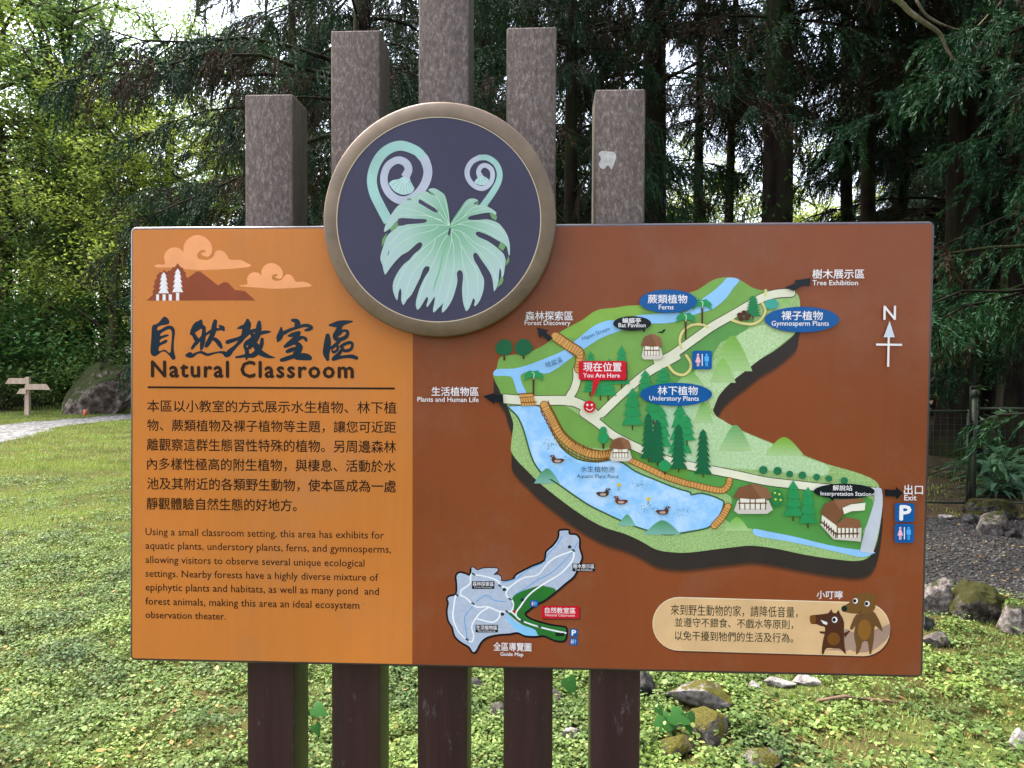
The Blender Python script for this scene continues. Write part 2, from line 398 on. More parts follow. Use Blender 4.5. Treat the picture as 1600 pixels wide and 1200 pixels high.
# title in brush characters
T = Print()
brush = [
 [(790,150,50),(770,190,110),(720,240,110),(670,300,60),(660,325,45)], [(835,250,50),(830,330,60),(815,430,70),(800,520,50),(790,545,25)],
 [(690,335,55),(720,390,65),(740,430,60),(700,480,50),(670,525,40)], [(740,440,45),(780,400,45),(830,350,45)], [(770,210,70),(830,240,60)],
 [(830,360,35),(880,320,35),(930,290,45),(1000,262,50)], [(990,150,55),(975,220,72),(960,310,70),(920,400,70),(880,470,65),(860,500,40)],
 [(1000,265,50),(1040,262,34),(1085,258,40)], [(1050,215,30),(1090,245,66),(1105,270,40)], [(960,390,50),(1010,420,60),(1050,470,65),(1075,515,40)],
 [(600,625,50),(640,620,85),(680,625,50),(740,590,30),(800,582,40),(880,615,40),(950,600,30),(1040,580,25),(1110,590,50),(1150,620,70),(1190,580,80),(1230,530,50)],
 [(1160,440,58),(1220,420,55),(1300,395,50),(1390,360,60),(1450,310,60),(1530,280,50),(1600,262,50)],
 [(1440,140,50),(1440,190,100),(1420,260,110),(1390,340,80),(1350,410,60),(1290,480,45),(1230,540,60)], [(1300,250,18),(1350,235,50),(1400,220,60)],
 [(1500,330,50),(1520,380,70),(1470,420,60),(1420,450,50),(1400,500,42),(1430,560,60),(1420,620,50),(1350,640,40),(1280,650,28)],
 [(1420,470,45),(1500,430,60),(1560,470,50),(1590,530,60),(1560,600,60),(1500,630,60),(1440,610,40)], [(1430,630,50),(1422,682,22)],
 [(1601,165,50),(1596,220,75),(1591,290,80),(1561,370,90),(1511,450,80),(1465,515,55)], [(1561,340,60),(1641,310,50),(1701,300,45),(1758,296,18)],
 [(1641,400,45),(1631,480,60),(1581,560,70),(1511,620,60),(1451,640,40)], [(1521,440,50),(1561,520,70),(1611,580,80),(1681,620,66),(1751,645,42),(1818,656,10)],
 [(2061,135,40),(2116,150,70),(2136,188,76),(2110,205,46)], [(1906,240,25),(1901,320,80),(1876,385,80),(1861,428,30)],
 [(1906,340,40),(1951,310,55),(2031,270,45),(2131,235,45),(2211,212,45),(2281,212,50),(2330,240,46),(2281,268,46),(2241,275,28)],
 [(2001,355,20),(2061,340,60),(2151,312,55)], [(2151,320,50),(2101,390,70),(2031,450,70),(1961,500,46)],
 [(1961,500,46),(2071,450,58),(2151,390,58),(2211,375,40),(2246,400,50),(2256,425,24)], [(2111,450,60),(2161,500,80),(2151,560,80),(2111,610,90)],
 [(1991,570,50),(2071,540,60),(2191,512,40)], [(1911,690,50),(1961,675,60),(2071,640,60),(2151,630,66),(2231,620,56),(2291,640,50),(2311,665,50)],
 [(2120,662,50),(2291,670,50)],
 [(2581,205,30),(2631,200,60),(2711,190,96),(2801,165,58),(2891,155,22)],
 [(2721,230,70),(2691,300,84),(2661,350,80),(2671,395,66),(2731,402,55),(2801,370,58),(2831,320,48),(2815,285,40),(2761,284,36),(2711,330,46)],
 [(2721,420,40),(2671,470,50),(2611,520,50)], [(2621,510,38),(2681,490,38),(2691,540,38),(2641,580,40),(2615,560,30)],
 [(2741,500,50),(2801,460,44),(2871,447,48),(2896,480,38),(2871,540,44),(2801,562,46),(2761,540,46),(2751,500,38)],
 [(2551,350,60),(2551,420,90),(2541,520,100),(2531,600,90),(2551,680,46)],
 [(2751,540,40),(2711,600,50),(2641,660,50),(2631,680,40),(2711,655,45),(2811,640,45),(2891,640,55),(2951,660,52)]]
T.poly(zt([(285,85),(325,105),(352,150),(345,185),(300,200),(240,210),(195,230),(185,250),(190,275),(230,265),(300,225),(350,210),(400,225),(428,265),(430,330),(420,400),(415,470),(415,540),(425,600),(440,650),(430,680),(400,685),(375,660),(340,615),(300,580),(270,572),(240,580),(215,600),(180,625),(150,638),(115,628),(92,590),(92,500),(100,400),(105,300),(110,230),(130,200),(180,185),(225,145),(255,105)]),
       NAVY, 3, [zt([(235,320),(290,285),(345,262),(375,275),(388,320),(383,420),(375,500),(370,570),(350,590),(310,555),(275,545),(235,560),(205,560),(205,520),(225,490),(270,470),(310,450),(330,420),(310,405),(270,420),(235,440),(220,440),(225,410),(265,385),(330,360),(345,340),(320,332),(275,342),(240,355),(225,345)])])
for b in brush: T.stroke(zt(b), NAVY)
T.text('Natural Classroom', DARK, base=(237, 552, 588.5), bold=.03, space=1.16)
T.poly([(231, 603.5), (617, 605.5), (617, 608.5), (231, 606.5)], DARK)
T.build('title_lettering', panel)
# body text
B = Print()
for s, x1, y0, y1 in (('本區以小教室的方式展示水生植物、林下植', 618, 626, 645), ('物、蕨類植物及裸子植物等主題，讓您可近距', 617, 656.5, 675.5),
                      ('離觀察這群生態習性特殊的植物。另周邊森林', 617, 686.5, 706), ('內多樣性極高的附生植物，與棲息、活動於水', 617, 717, 736.5),
                      ('池及其附近的各類野生動物，使本區成為一處', 617, 748, 767.5), ('靜觀體驗自然生態的好地方。', 463, 778.5, 797.5)):
    B.text(s, DARK, box=(228.5, y0, x1, y1), bold=.009)
B.build('chinese_paragraph', panel); B = Print()
for s, x1, yb in (('Using a small classroom setting, this area has exhibits for', 600, 836), ('aquatic plants, understory plants, ferns, and gymnosperms,', 611, 857.5),
                  ('allowing visitors to observe several unique ecological', 569.5, 879.5), ('settings. Nearby forests have a highly diverse mixture of', 591, 901),
                  ('epiphytic plants and habitats, as well as many pond  and', 592, 922.5), ('forest animals, making this area an ideal ecosystem', 561.5, 944.5),
                  ('observation theater.', 353, 965.5)):
    B.text(s, '#35201a', base=(227.5, x1, yb), bold=.006)
B.build('english_paragraph', panel)
# mountain and cloud emblem
E_ = Print(); CL = '#f0a06c'; BR = '#8c4225'
E_.poly(ze([(120,345),(150,332),(215,330),(208,270),(225,220),(270,185),(320,182),(360,200),(380,220),(385,160),(420,105),(480,72),(540,75),(600,110),(635,170),(632,230),(600,262),(565,258),(540,240),(555,225),(578,225),(570,205),(535,208),(505,240),(510,275),(550,290),(610,288),(650,260),(665,220),(700,205),(745,220),(775,260),(800,290),(890,292),(940,315),(985,342),(930,360),(750,375),(540,383),(400,375),(250,360),(150,360)]), CL, 4)
E_.poly(ze([(880,520),(950,508),(948,460),(975,415),(1015,402),(1055,410),(1075,428),(1080,380),(1115,335),(1170,320),(1225,340),(1265,390),(1265,440),(1240,462),(1210,452),(1200,440),(1222,432),(1210,420),(1180,425),(1170,455),(1200,478),(1250,472),(1280,440),(1305,420),(1345,430),(1370,465),(1390,487),(1460,487),(1525,518),(1470,535),(1200,550),(1050,540),(930,532)]), CL, 4)
E_.poly(ze([(50,655),(110,600),(105,570),(125,545),(108,535),(130,500),(118,490),(145,450),(135,440),(170,402),(195,400),(208,380),(235,400),(250,385),(265,390),(285,355),(300,360),(330,322),(360,360),(375,360),(385,390),(405,410),(400,425),(415,455),(500,395),(530,395),(600,448),(690,520),(740,490),(780,495),(840,560),(930,570),(1025,655)]), BR)
def pine_outline(cx, top, bot, hw, tiers=5):
    L = [(cx, top)]; R = []
    for i in range(tiers):
        y = top+(bot-top)*(i+1)/tiers; w = hw*(.45+.55*(i+1)/tiers)
        L += [(cx-w, y)] + ([(cx-w*.55, y-(bot-top)*.03)] if i < tiers-1 else [])
        R += [(cx+w, y)] + ([(cx+w*.55, y-(bot-top)*.03)] if i < tiers-1 else [])
    return L+R[::-1]
E_.poly(ze(pine_outline(205, 400, 590, 48)), WHITE); E_.poly(ze(pine_outline(330, 368, 580, 50)), WHITE)
for a, b, c in ((138, 163, 600), (195, 222, 600), (250, 278, 600), (315, 343, 585)): E_.poly(ze([(a, c), (b, c), (b, 655), (a, 655)]), WHITE)
E_.build('mountain_emblem', panel)

# ---- the site map
Mp = Print(step=0.8e-5); LEAF = '#2a8f55'; FIR = '#17603f'; TRUNK = '#4a3020'; WOOD = '#d19a58'; RAIL = '#7d4a22'; CREAM = '#e0dcc6'; WATER = '#92c4f4'
land = z4([(150,930),(180,880),(210,790),(330,770),(450,745),(560,690),(620,640),(680,590),(850,500),(960,425),(1100,405),(1280,385)]) + \
 z5([(200,300),(400,235),(500,170),(600,148),(690,165),(780,220),(860,240),(960,245),(1070,250),(1105,290),(1112,370),(1100,440),(1080,530),(1020,590),(930,660),(830,720),(730,800),(640,870),(560,950),(515,1050),(510,1080),(540,1120),(600,1150)]) + \
 z7([(180,60),(260,100),(350,145),(520,215),(740,300),(900,360),(1060,405),(1180,450),(1235,500),(1255,600),(1250,700),(1225,860),(1180,960),(1100,995),(950,985),(750,955),(560,915),(400,895),(280,905),(150,920)]) + \
 z6([(1511,1169),(1400,1170),(1270,1150),(1160,1090),(1050,1040),(920,1000),(800,940),(680,860),(560,770),(450,680),(370,600),(310,540),(262,470),(262,400),(275,300),(270,250),(235,150),(215,80),(190,40)])
for d, c in ((33, '#7b4228'), (31, '#673a27'), (29, '#4d3227')):
    Mp.poly([(x+1, y+d) for x, y in land], c, 3)
for d in (26, 20, 14, 7): Mp.poly([(x+1, y+d) for x, y in land], '#332c2b', 3)
Mp.poly(land, '#a3c080', 3, speck='#557a38', scale=260)
# meadows
Mp.poly(z4([(150,930),(180,880),(210,790),(330,770),(450,745),(560,690),(620,640),(680,590),(850,500),(960,425),(1100,405),(1280,385)])+z5([(200,300),(400,235),(500,170),(600,148),(690,165),(780,220),(860,240),(960,245),(820,320),(640,430),(400,580),(200,710),(0,800)])+z4([(1400,870),(1300,950),(1000,1200),(900,1180),(500,1150),(250,1100),(200,1040)]), '#78a350', 2)
Mp.poly(z4([(960,425),(1100,405),(1280,385),(1300,470),(1000,520),(800,640),(680,600),(850,500)]), '#85ad48', 2)
Mp.poly(z5([(0,820),(200,720),(420,580),(640,440),(800,440),(700,540),(560,600),(480,740),(380,800),(260,960),(100,1100),(0,1150)]), '#5f9650', 2)
Mp.poly(z6([(880,265),(1100,60),(1250,60),(1600,200),(1600,560),(1350,520),(1100,400)]), '#6f9f55', 2)
Mp.poly(z5([(690,540),(900,470),(1090,500),(1010,590),(830,720),(640,870),(540,980),(500,1060),(440,900),(380,800),(480,740),(640,640)]), '#a9c68e', 3, speck='#d5e0c4', scale=200)
Mp.poly(z6([(1200,200),(1600,60),(1600,560),(1300,470)]), '#a3c8a0', 2, speck='#cfe0cc', scale=200)
Mp.poly(z7([(0,0),(150,40),(350,150),(740,310),(900,370),(850,440),(500,400),(0,330)]), '#a6c592', 3, speck='#d0dcc0', scale=200)
Mp.poly(z6([(470,160),(640,155),(760,240),(960,380),(950,440),(800,440),(680,390),(600,320)]), '#739f4d', 2)
Mp.poly(z6([(960,380),(1100,430),(1300,530),(1600,610),(1600,720),(1330,640),(1100,520)]), '#5e9440', 2)
Mp.poly(z7([(0,400),(200,425),(700,500),(1190,590),(1130,800),(1110,930),(700,840),(380,780),(220,720),(270,600),(200,540),(0,480)]), '#55964a', 3)
def lin_rgb(h): h = h.lstrip('#'); return [int(h[i:i+2], 16) for i in (0, 2, 4)]
def hill(zf, cx, top, base, hw, c, fade='#a9c68e'):
    h = base-top; A = lin_rgb(c); Bc = lin_rgb(fade); prof = lambda v: hw*(1-v)**.62 if v < 1 else 0   # v: 0 foot, 1 crest
    def half(v): return hw*(math.sqrt(max(0, 1-v))*.62+.38*(1-v))
    K_ = 7
    for i in range(K_):
        v0, v1 = i/K_, (i+1)/K_; t = (i+.5)/K_; vs = [v0+(v1-v0)*q/5 for q in range(6)]
        col = '#%02x%02x%02x' % tuple(int(Bc[j]+(A[j]-Bc[j])*t) for j in range(3))
        Mp.poly(zf([(cx-half(v), base-h*v) for v in vs]+[(cx+half(v), base-h*v) for v in vs[::-1]]), col)
for a in ((z5,640,550,800,140,'#79ad46'),(z5,575,710,880,90,'#86b657'),(z5,345,800,900,100,'#6ea84a'),(z5,1010,295,370,60,'#7fb555'),(z5,440,1010,1160,70,'#7cb25a'),(z7,290,100,270,110,'#6da56a'),
          (z7,610,180,300,130,'#78a638'),(z7,300,705,800,85,'#78b04c')): hill(*a)
# water
Mp.poly(z4([(180,885),(310,880),(430,850),(560,800),(700,740),(790,665),(870,600),(950,540),(1050,505),(1150,500),(1280,465),(1400,455),(1600,440),(1600,500),(1450,525),(1380,530),(1200,570),(1100,600),(1000,640),(900,700),(770,790),(650,880),(560,920),(450,900),(370,930),(380,1000),(410,1070),(345,1070),(320,1000),(285,940),(160,935)]), WATER, 3)
Mp.poly(z5([(0,415),(180,410),(330,385),(430,300),(500,250),(570,190),(610,150),(690,165),(650,220),(600,290),(540,345),(490,375),(400,400),(300,440),(200,465),(80,468),(0,450)]), WATER, 3)
pond = z6([(240,160),(280,155),(360,150),(440,155),(470,180),(520,260),(560,370),(620,450),(720,520),(850,540),(960,525),(1040,550),(1130,610),(1250,660),(1400,720),(1500,750)])+z7([(0,560),(60,550),(130,565),(190,590),(215,615),(190,690),(130,765),(60,790),(0,800)])+z6([(1440,1035),(1330,1045),(1200,1015),(1050,960),(920,900),(800,840),(680,760),(580,690),(500,640),(440,580),(400,500),(370,400),(340,300),(300,220)])
Mp.stroke([(x, y, 2.6) for x, y in pond[::1]], '#3f5f3a', closed=True, sub=3)
Mp.poly(pond, '#8cc0f2', 3, speck='#d2e4fa', scale=22)
Mp.poly(z7([(410,785),(500,800),(700,840),(900,890),(1050,915),(1200,935),(1190,950),(1120,970),(1000,945),(800,900),(600,860),(430,830)]), WATER, 3)
for a in ((z6,510,585,690,90,'#4f9069'),(z6,1065,905,985,60,'#579a72'),(z6,1310,945,1045,130,'#4f8f62')): hill(*a, fade='#7fb0a8')
# paths
def path(pts, w, c=CREAM, o='#3d3a2a'):
    Mp.stroke([(x, y, w+2.2) for x, y in pts], o); return (pts, w, c)
pp = [path(z4([(245,1115),(360,1125),(520,1128),(700,1128),(790,1140),(900,1195),(960,1250)]), 14), path(z4([(808,885),(808,960),(785,1040),(750,1100),(740,1140)]), 12),
      path(z4([(1000,1230),(1150,1085),(1300,955),(1400,885),(1500,832),(1600,772)])+z5([(100,745),(200,700),(290,640),(400,560),(500,490),(640,410),(760,340),(850,290),(950,262),(1050,256)]), 12.5),
      path(z6([(760,200),(860,270),(960,350),(1090,420),(1200,470),(1350,530)])+z6([(1600,590)])+z7([(150,400),(300,430),(500,472),(700,495),(850,512),(1100,530),(1230,540)]), 12)]
for pts, c in ((z5([(285,640),(275,580),(300,520),(360,480),(430,475),(470,495)]), '#d6cf86'), (z5([(640,445),(700,465),(780,472),(840,440),(870,380),(850,330)]), '#d6cf86'), (z5([(200,765),(240,810),(300,825),(345,790),(350,740),(320,690)]), '#d6cf86'), (z5([(872,240),(870,275)]), '#d6cf86')):
    pp.append(path(pts, 4, c, '#7b7a45'))
for pts, w, c in pp: Mp.stroke([(x, y, w) for x, y in pts], c)
Mp.poly(z7([(1200,520),(1250,520),(1258,620),(1240,760),(1205,900),(1190,945),(1140,935),(1110,925),(1140,800),(1180,680),(1205,590)]), '#c3c6d2', 2)
# boardwalks and bridges
def walk(pts, w, step=3.0, tick='#8d5a2c', fill=WOOD, rail=RAIL):
    Mp.stroke([(x, y, w+2.4) for x, y in pts], rail); Mp.stroke([(x, y, w) for x, y in pts], fill)
    c = spline(pts, 10, False); acc = 0
    for a, b in zip(c, c[1:]):
        d = math.hypot(b[0]-a[0], b[1]-a[1]); acc += d
        if acc > step and d > 1e-6:
            acc = 0; nx, ny = -(b[1]-a[1])/d*w*.5, (b[0]-a[0])/d*w*.5
            Mp.stroke([(b[0]-nx, b[1]-ny, .9), (b[0]+nx, b[1]+ny, .9)], tick, sub=0, caps=False)
bw = z6([(490,145),(545,250),(600,350),(680,425),(790,478),(890,492),(955,480)])
walk(bw, 11, 2.6)
Mp.stroke([(x+6, y-6, 1.4) for x, y in bw], RAIL); Mp.stroke([(x-5, y+9, 1.6) for x, y in bw], RAIL)
for x, y in spline(bw, 4, False): Mp.stroke([(x-5, y+5, 1.3), (x-5, y+12, 1.3)], RAIL, sub=0); Mp.stroke([(x+6, y-7, 1.1), (x+6, y-1, 1.1)], RAIL, sub=0)
walk(z6([(1090,530),(1200,580),(1330,640),(1480,690)])+z7([(0,490),(100,515),(200,530),(240,500),(250,465)]), 8, 3.4, '#9a4f30')
br = z4([(640,630),(740,700),(830,765),(822,880)]); walk(br, 13, 2.8); Mp.stroke([(x-4, y+6, 1.5) for x, y in br[:3]], RAIL); Mp.stroke([(x+5, y-6, 1.5) for x, y in br], RAIL)
walk(z7([(240,635),(205,700),(150,762)]), 9, 3.0)
Mp.poly(z4([(355,1075),(465,1072),(490,1165),(375,1172)]), WOOD)
for i in range(6): Mp.stroke(z4([(365+i*19, 1110, 4), (380+i*19, 1168, 4)]), RAIL, sub=0)
Mp.stroke(z4([(352,1078,9),(465,1072,9)]), RAIL, sub=0); Mp.stroke(z4([(372,1145,8),(490,1140,8)]), RAIL, sub=0); Mp.stroke(z4([(358,1105,6),(470,1100,6)]), RAIL, sub=0)
# plants on the map
def pine(cx, top, base, hw, c=LEAF, tr=7):
    Mp.stroke([(cx, base-2, 2), (cx, base+tr, 2)], TRUNK, sub=0)
    Mp.poly(pine_outline(cx, top, base, hw, 4 if c == LEAF else 8), c)
    if c == LEAF:
        for i in range(1, 4): y = top+(base-top)*i/4; Mp.stroke([(cx-hw*.3*i/2, y, 1), (cx, y+1.6, 1.2), (cx+hw*.3*i/2, y, 1)], '#1c7445')
def fern_tree(cx, cy_, base):
    Mp.stroke([(cx, cy_, 3.2), (cx, base, 2.6)], TRUNK, sub=0)
    for a in (200, 235, 270, 305, 340, 20, 160): Mp.stroke([(cx, cy_, 3), (cx+9*math.cos(rad(a)), cy_+6*math.sin(rad(a))-2, 5), (cx+15*math.cos(rad(a)), cy_+9*math.sin(rad(a))+3, 2)], LEAF)
    Mp.stroke([(cx, cy_+4, 1.2), (cx+1, cy_-4, 1.2), (cx-2, cy_-6, 1.2)], '#bfe3b4')
def round_tree(cx, cy_, r, base, c=FIR):
    Mp.stroke([(cx, cy_, 3), (cx, base, 3)], TRUNK, sub=0)
    rr = random.Random(int(cx*7)); Mp.poly([(cx+r*(1+rr.uniform(-.12, .12))*math.cos(t), cy_+r*.92*(1+rr.uniform(-.12, .12))*math.sin(t)) for t in np.linspace(0, 6.283, 14, endpoint=False)], c, 4)
round_tree(788, 543, 13.5, 562); round_tree(818, 542, 14, 560)
for p in ((923,549,580,9),(971,539,600,13),(952,560,586,10),(922,590,612,12),(950,583,618,14),(938,598,618,10),(1008,578,618,14),(1036,574,602,14),(988,606,664,17),(1021,600,656,16),(1034,636,698,15),(1062,630,708,19),(1073,648,688,14)): pine(*p)
for p in ((1013,645,716,13),(1027,655,722,14),(1060,662,732,14),(1098,670,740,14)): pine(*p, c=FIR, tr=5)
pine(1238.6, 750, 806, 15); pine(1261.7, 760, 817, 15); pine(1176, 462, 494, 13, '#1d7a4a', 4)
fern_tree(1096.8, 477, 505); fern_tree(1071, 498, 529); fern_tree(833.6, 588, 616)
for x, y, r in ((472,395,28),(565,402,28),(645,422,23),(728,430,26),(822,442,23),(902,452,22),(1003,465,24)): q = z7([(x, y)])[0]; Mp.ellipse(q[0], q[1], r/4.2, r/4.4, '#23724c', 14)
q = z6([(900, 360)])[0]; round_tree(q[0], q[1]+3, 9, q[1]+19, LEAF); Mp.ellipse(q[0], q[1]-7, 6, 8, LEAF, 12); q = z6([(1325, 565)])[0]; round_tree(q[0], q[1], 9.5, q[1]+13, LEAF)
q = z7([(560, 580)])[0]; Mp.ellipse(q[0], q[1], 10, 14, '#2a7d45', 14)
for dx, dy in ((-3, -8), (4, -6), (6, 3), (-2, 2)): Mp.ellipse(q[0]+dx, q[1]+dy, 1.8, 1.8, '#cfd84a', 8)
q = z5([(910, 335)])[0]; Mp.ellipse(q[0], q[1], 11, 8, '#3f9f93', 12)
for x, y in ((690,410),(720,395),(750,415),(700,435),(740,430)): q = z5([(x, y)])[0]; Mp.ellipse(q[0], q[1], 4.5, 4, '#4c2a20', 10)
rr = random.Random(5)
for cx, cy_, nn in ((860, 694, 26), (1000, 756, 26), (1013, 794, 24), (1066, 800, 20), (891, 717, 10)):
    for k in range(nn): Mp.ellipse(cx+rr.gauss(0, 7), cy_+rr.gauss(0, 3), .7, .6, '#2c7a58', 6)
for cx, cy_ in ((967, 757), (1013, 779)):
    Mp.stroke([(cx, cy_, .9), (cx-1, cy_+9, .9)], '#3d7a3a', sub=0); Mp.ellipse(cx, cy_, 3, 3, '#d9b832', 8)
def duck(cx, cy_, d, c='#5a3a30'):
    Mp.poly([(cx-11*d, cy_-1), (cx-6*d, cy_-3), (cx+2*d, cy_-3), (cx+5*d, cy_-8), (cx+9*d, cy_-8.5), (cx+12.5*d, cy_-6.5), (cx+9*d, cy_-5), (cx+9*d, cy_), (cx+5*d, cy_+4), (cx-5*d, cy_+4)], c, 3)
    Mp.poly([(cx-5*d, cy_), (cx+3*d, cy_-1), (cx+4*d, cy_+2.5), (cx-3*d, cy_+3)], '#b59a90', 3); Mp.ellipse(cx+7.5*d, cy_-6.8, .7, .7, WHITE, 6)
duck(871, 719, -1); duck(942, 771, 1, '#40342e'); duck(970, 783, -1, '#6a3a2a'); duck(1035, 799, 1)
# huts
ROOF = '#7a5038'; WALLC = '#e5ddcf'
def hut(cx, top, w, h, mat=WALLC):
    Mp.poly([(cx-w*.52, top+h*.98), (cx-w*.42, top+h*.6), (cx+w*.45, top+h*.6), (cx+w*.56, top+h*.95), (cx+w*.4, top+h*1.1), (cx-w*.4, top+h*1.1)], '#cdc4bb')
    Mp.rect(cx-w*.38, top+h*.45, cx+w*.38, top+h*.9, mat)
    Mp.rect(cx-w*.40, top+h*.68, cx+w*.40, top+h*.73, ROOF)
    for k in range(6): Mp.stroke([(cx-w*.36+k*w*.144, top+h*(.45 if k in (0, 2, 3, 5) else .7), w*.03), (cx-w*.36+k*w*.144, top+h*.93, w*.03)], '#5b3726', sub=0)
    Mp.poly([(cx-w*.55, top+h*.5), (cx-w*.38, top+h*.12), (cx-w*.05, top), (cx+w*.1, top), (cx+w*.42, top+h*.15), (cx+w*.55, top+h*.52), (cx, top+h*.56)], ROOF)
    Mp.poly([(cx-w*.05, top), (cx+w*.1, top), (cx+w*.42, top+h*.15), (cx+w*.55, top+h*.52), (cx+w*.25, top+h*.53)], '#8b5f45')
hut(1018, 522, 31, 36); hut(969, 683, 32, 34); hut(1175, 756, 56, 42)
Mp.poly(z7([(840,750),(930,850),(1110,865),(1115,770),(1000,800)]), '#cdc4bb'); Mp.poly(z7([(855,690),(950,760),(1090,780),(1095,835),(945,840),(850,750)]), WALLC)
for k in range(6):
    x = 870+k*15; Mp.stroke(z7([(x, 730+k*15, 8), (x, 765+k*15, 8)]), '#5b3726', sub=0)
for k in range(6): Mp.stroke(z7([(955+k*26, 775, 8), (955+k*26, 835, 8)]), '#5b3726', sub=0)
Mp.stroke(z7([(850,735,10),(945,815,10),(1092,812,10)]), '#5b3726', sub=0)
Mp.poly(z7([(975,650),(1045,620),(1140,610),(1135,660),(1050,665),(985,690)]), WALLC)
Mp.poly(z7([(845,680),(870,620),(930,590),(975,600),(1000,680),(945,755)]), ROOF); Mp.poly(z7([(945,755),(1005,705),(1100,720),(1112,775),(955,775)]), '#86593f'); Mp.poly(z7([(930,590),(1125,582),(1128,600),(1050,615),(985,640),(975,660)]), '#8b5f45')
Mp.build('site_map', panel)

# ---- labels, symbols and arrows over the map
MAP_TOP = Mp.k
def SP_(k=0): return Print(start=MAP_TOP+1e-4+k*6e-5, step=1.0e-5)
def restroom(S, x0, y0, x1, y1):
    w = x1-x0; S.rect(x0, y0, x1, y1, BLUE, w*.1); cy_ = (y0+y1)/2; h = (y1-y0)
    S.rect(x0+w*.48, y0+h*.18, x0+w*.53, y1-h*.18, WHITE)
    for cx, c, fem in ((x0+w*.29, '#f0b6c4', 1), (x0+w*.73, '#4fa8ea', 0)):
        S.ellipse(cx, y0+h*.22, w*.06, h*.06, c, 12)
        if fem: S.poly([(cx-w*.05, y0+h*.3), (cx+w*.05, y0+h*.3), (cx+w*.14, y0+h*.62), (cx-w*.14, y0+h*.62)], c)
        else: S.rect(cx-w*.11, y0+h*.3, cx+w*.11, y0+h*.58, c, w*.03)
        S.rect(cx-w*.06, y0+h*.6, cx-w*.012, y0+h*.84, c); S.rect(cx+w*.012, y0+h*.6, cx+w*.06, y0+h*.84, c)
for s, x0, y0, x1, y1, en, e0, e1, eb, back in (
    ('樹木展示區', 1267.8, 421.2, 1348.8, 435.8, 'Tree Exhibition', 1268, 1339, 446, None), ('森林探索區', 821, 486.5, 895, 501, 'Forest Discovery', 820, 891, 508, None),
    ('生活植物區', 675, 604.5, 748, 618.5, 'Plants and Human Life', 653, 748, 627.3, None), ('蕨類植物', 1011.7, 460.5, 1073, 474.3, 'Ferns', 1028.8, 1051.8, 483.7, (1043.4, 471, 45, 18.2, BLUE)),
    ('裸子植物', 1220, 486.2, 1284, 500.3, 'Gymnosperm Plants', 1204.3, 1293.6, 509, (1251.6, 499.5, 58, 20, BLUE)), ('林下植物', 1027, 603.2, 1089.3, 616.8, 'Understory Plants', 1014, 1091, 625.5, (1056, 616, 56, 18, BLUE)),
    ('蝙蝠亭', 972, 496.8, 1001, 505, 'Bat Pavilion', 966, 1008.4, 511.4, (987.4, 505.6, 29.6, 11.4, BLACK)), ('現在位置', 911.4, 566.3, 970.6, 580.3, 'You Are Here', 911, 968, 589.6, 'here'),
    ('解說站', 1299.7, 757.4, 1330, 766, 'Interpretation Station', 1280.7, 1359.5, 773.3, (1317.5, 767, 47.5, 11.9, BLACK)), ('出口', 1410.8, 757, 1440, 772, 'Exit', 1411, 1430, 781, None),
    ('全區導覽圖', 771.4, 1002.6, 830, 1015.8, 'Guide Map', 782, 817.6, 1023, None)):
    S = SP_()
    if back == 'here':
        S.rect(905.5, 565.5, 979.5, 594.5, '#5c1f1c', 3); S.rect(904, 564, 978, 593, RED, 3); S.poly([(927, 592), (938, 592), (923, 625)], RED)
    elif back:
        S.ellipse(*back)
        if '蝙' in s: S.poly([(1000, 513), (1008, 512), (1007, 520)], BLACK)
        if '解' in s: S.poly([(1292, 775), (1302, 777), (1300, 782)], BLACK)
    S.text(s, WHITE, box=(x0, y0, x1, y1), bold=.012); S.text(en, WHITE, base=(e0, e1, eb), bold=.01)
    S.build('place_label', panel)
S = SP_(3)
S.ellipse(921, 635, 9.5, 9.5, RED, 24); S.ellipse(917.6, 632.5, 1.8, 1.8, WHITE, 12); S.ellipse(924.4, 632.5, 1.8, 1.8, WHITE, 12); S.stroke([(916, 637.5, 1.3), (918.5, 640, 1.3), (921, 640.8, 1.3), (923.5, 640, 1.3), (926, 637.5, 1.3)], WHITE); S.build('location_marker', panel)
S = SP_(3); S.poly(z4([(1430,605),(1450,590),(1465,592),(1480,575),(1500,572),(1490,590),(1470,605),(1455,600)]), BLACK); S.build('bat_symbol', panel)
for a in (z4([(495,560),(585,580),(565,600),(620,640),(585,668),(535,620),(515,645)]), z4([(75,1095),(160,1070),(160,1082),(230,1086),(235,1145),(165,1136),(165,1156)]), z5([(1000,220),(1075,190),(1070,170),(1178,155),(1175,210),(1130,205),(1060,245)]), z7([(1265,522),(1338,525),(1338,505),(1385,545),(1345,590),(1338,568),(1268,568)])):
    S = SP_(3); S.poly(a, BLACK); S.build('direction_arrow', panel)
for bx in ((1081, 548, 1111.5, 577), (1396, 817.6, 1426, 847)): S = SP_(3); restroom(S, *bx); S.build('restroom_symbol', panel)
S = SP_(3); S.rect(1396.3, 785.4, 1426.8, 814.6, BLUE, 3); S.text('P', WHITE, box=(1404.5, 789.5, 1421, 811.5), bold=.03); S.build('parking_symbol', panel)
S = SP_(); S.text('哈盆溪', '#28506a', box=(852, 561.5, 879, 570.5), rot=20); S.build('stream_label', panel)
S = SP_(); S.text('Hapen Stream', '#28506a', box=(908, 518, 954, 526), rot=21); S.build('stream_label', panel)
S = SP_(); S.text('水生植物池', '#23425c', box=(907, 727.8, 960, 737.5)); S.text('Aquatic Plant Pond', '#23425c', base=(901, 965.7, 746)); S.build('pond_label', panel)
S = SP_(); S.text('N', WHITE, box=(1379, 478.4, 1397.8, 499.7), bold=.012)
na = Z(1340, 460, 8.571, [(413,360),(333,575),(482,575)]); S.poly(na, '#cfd6e4')
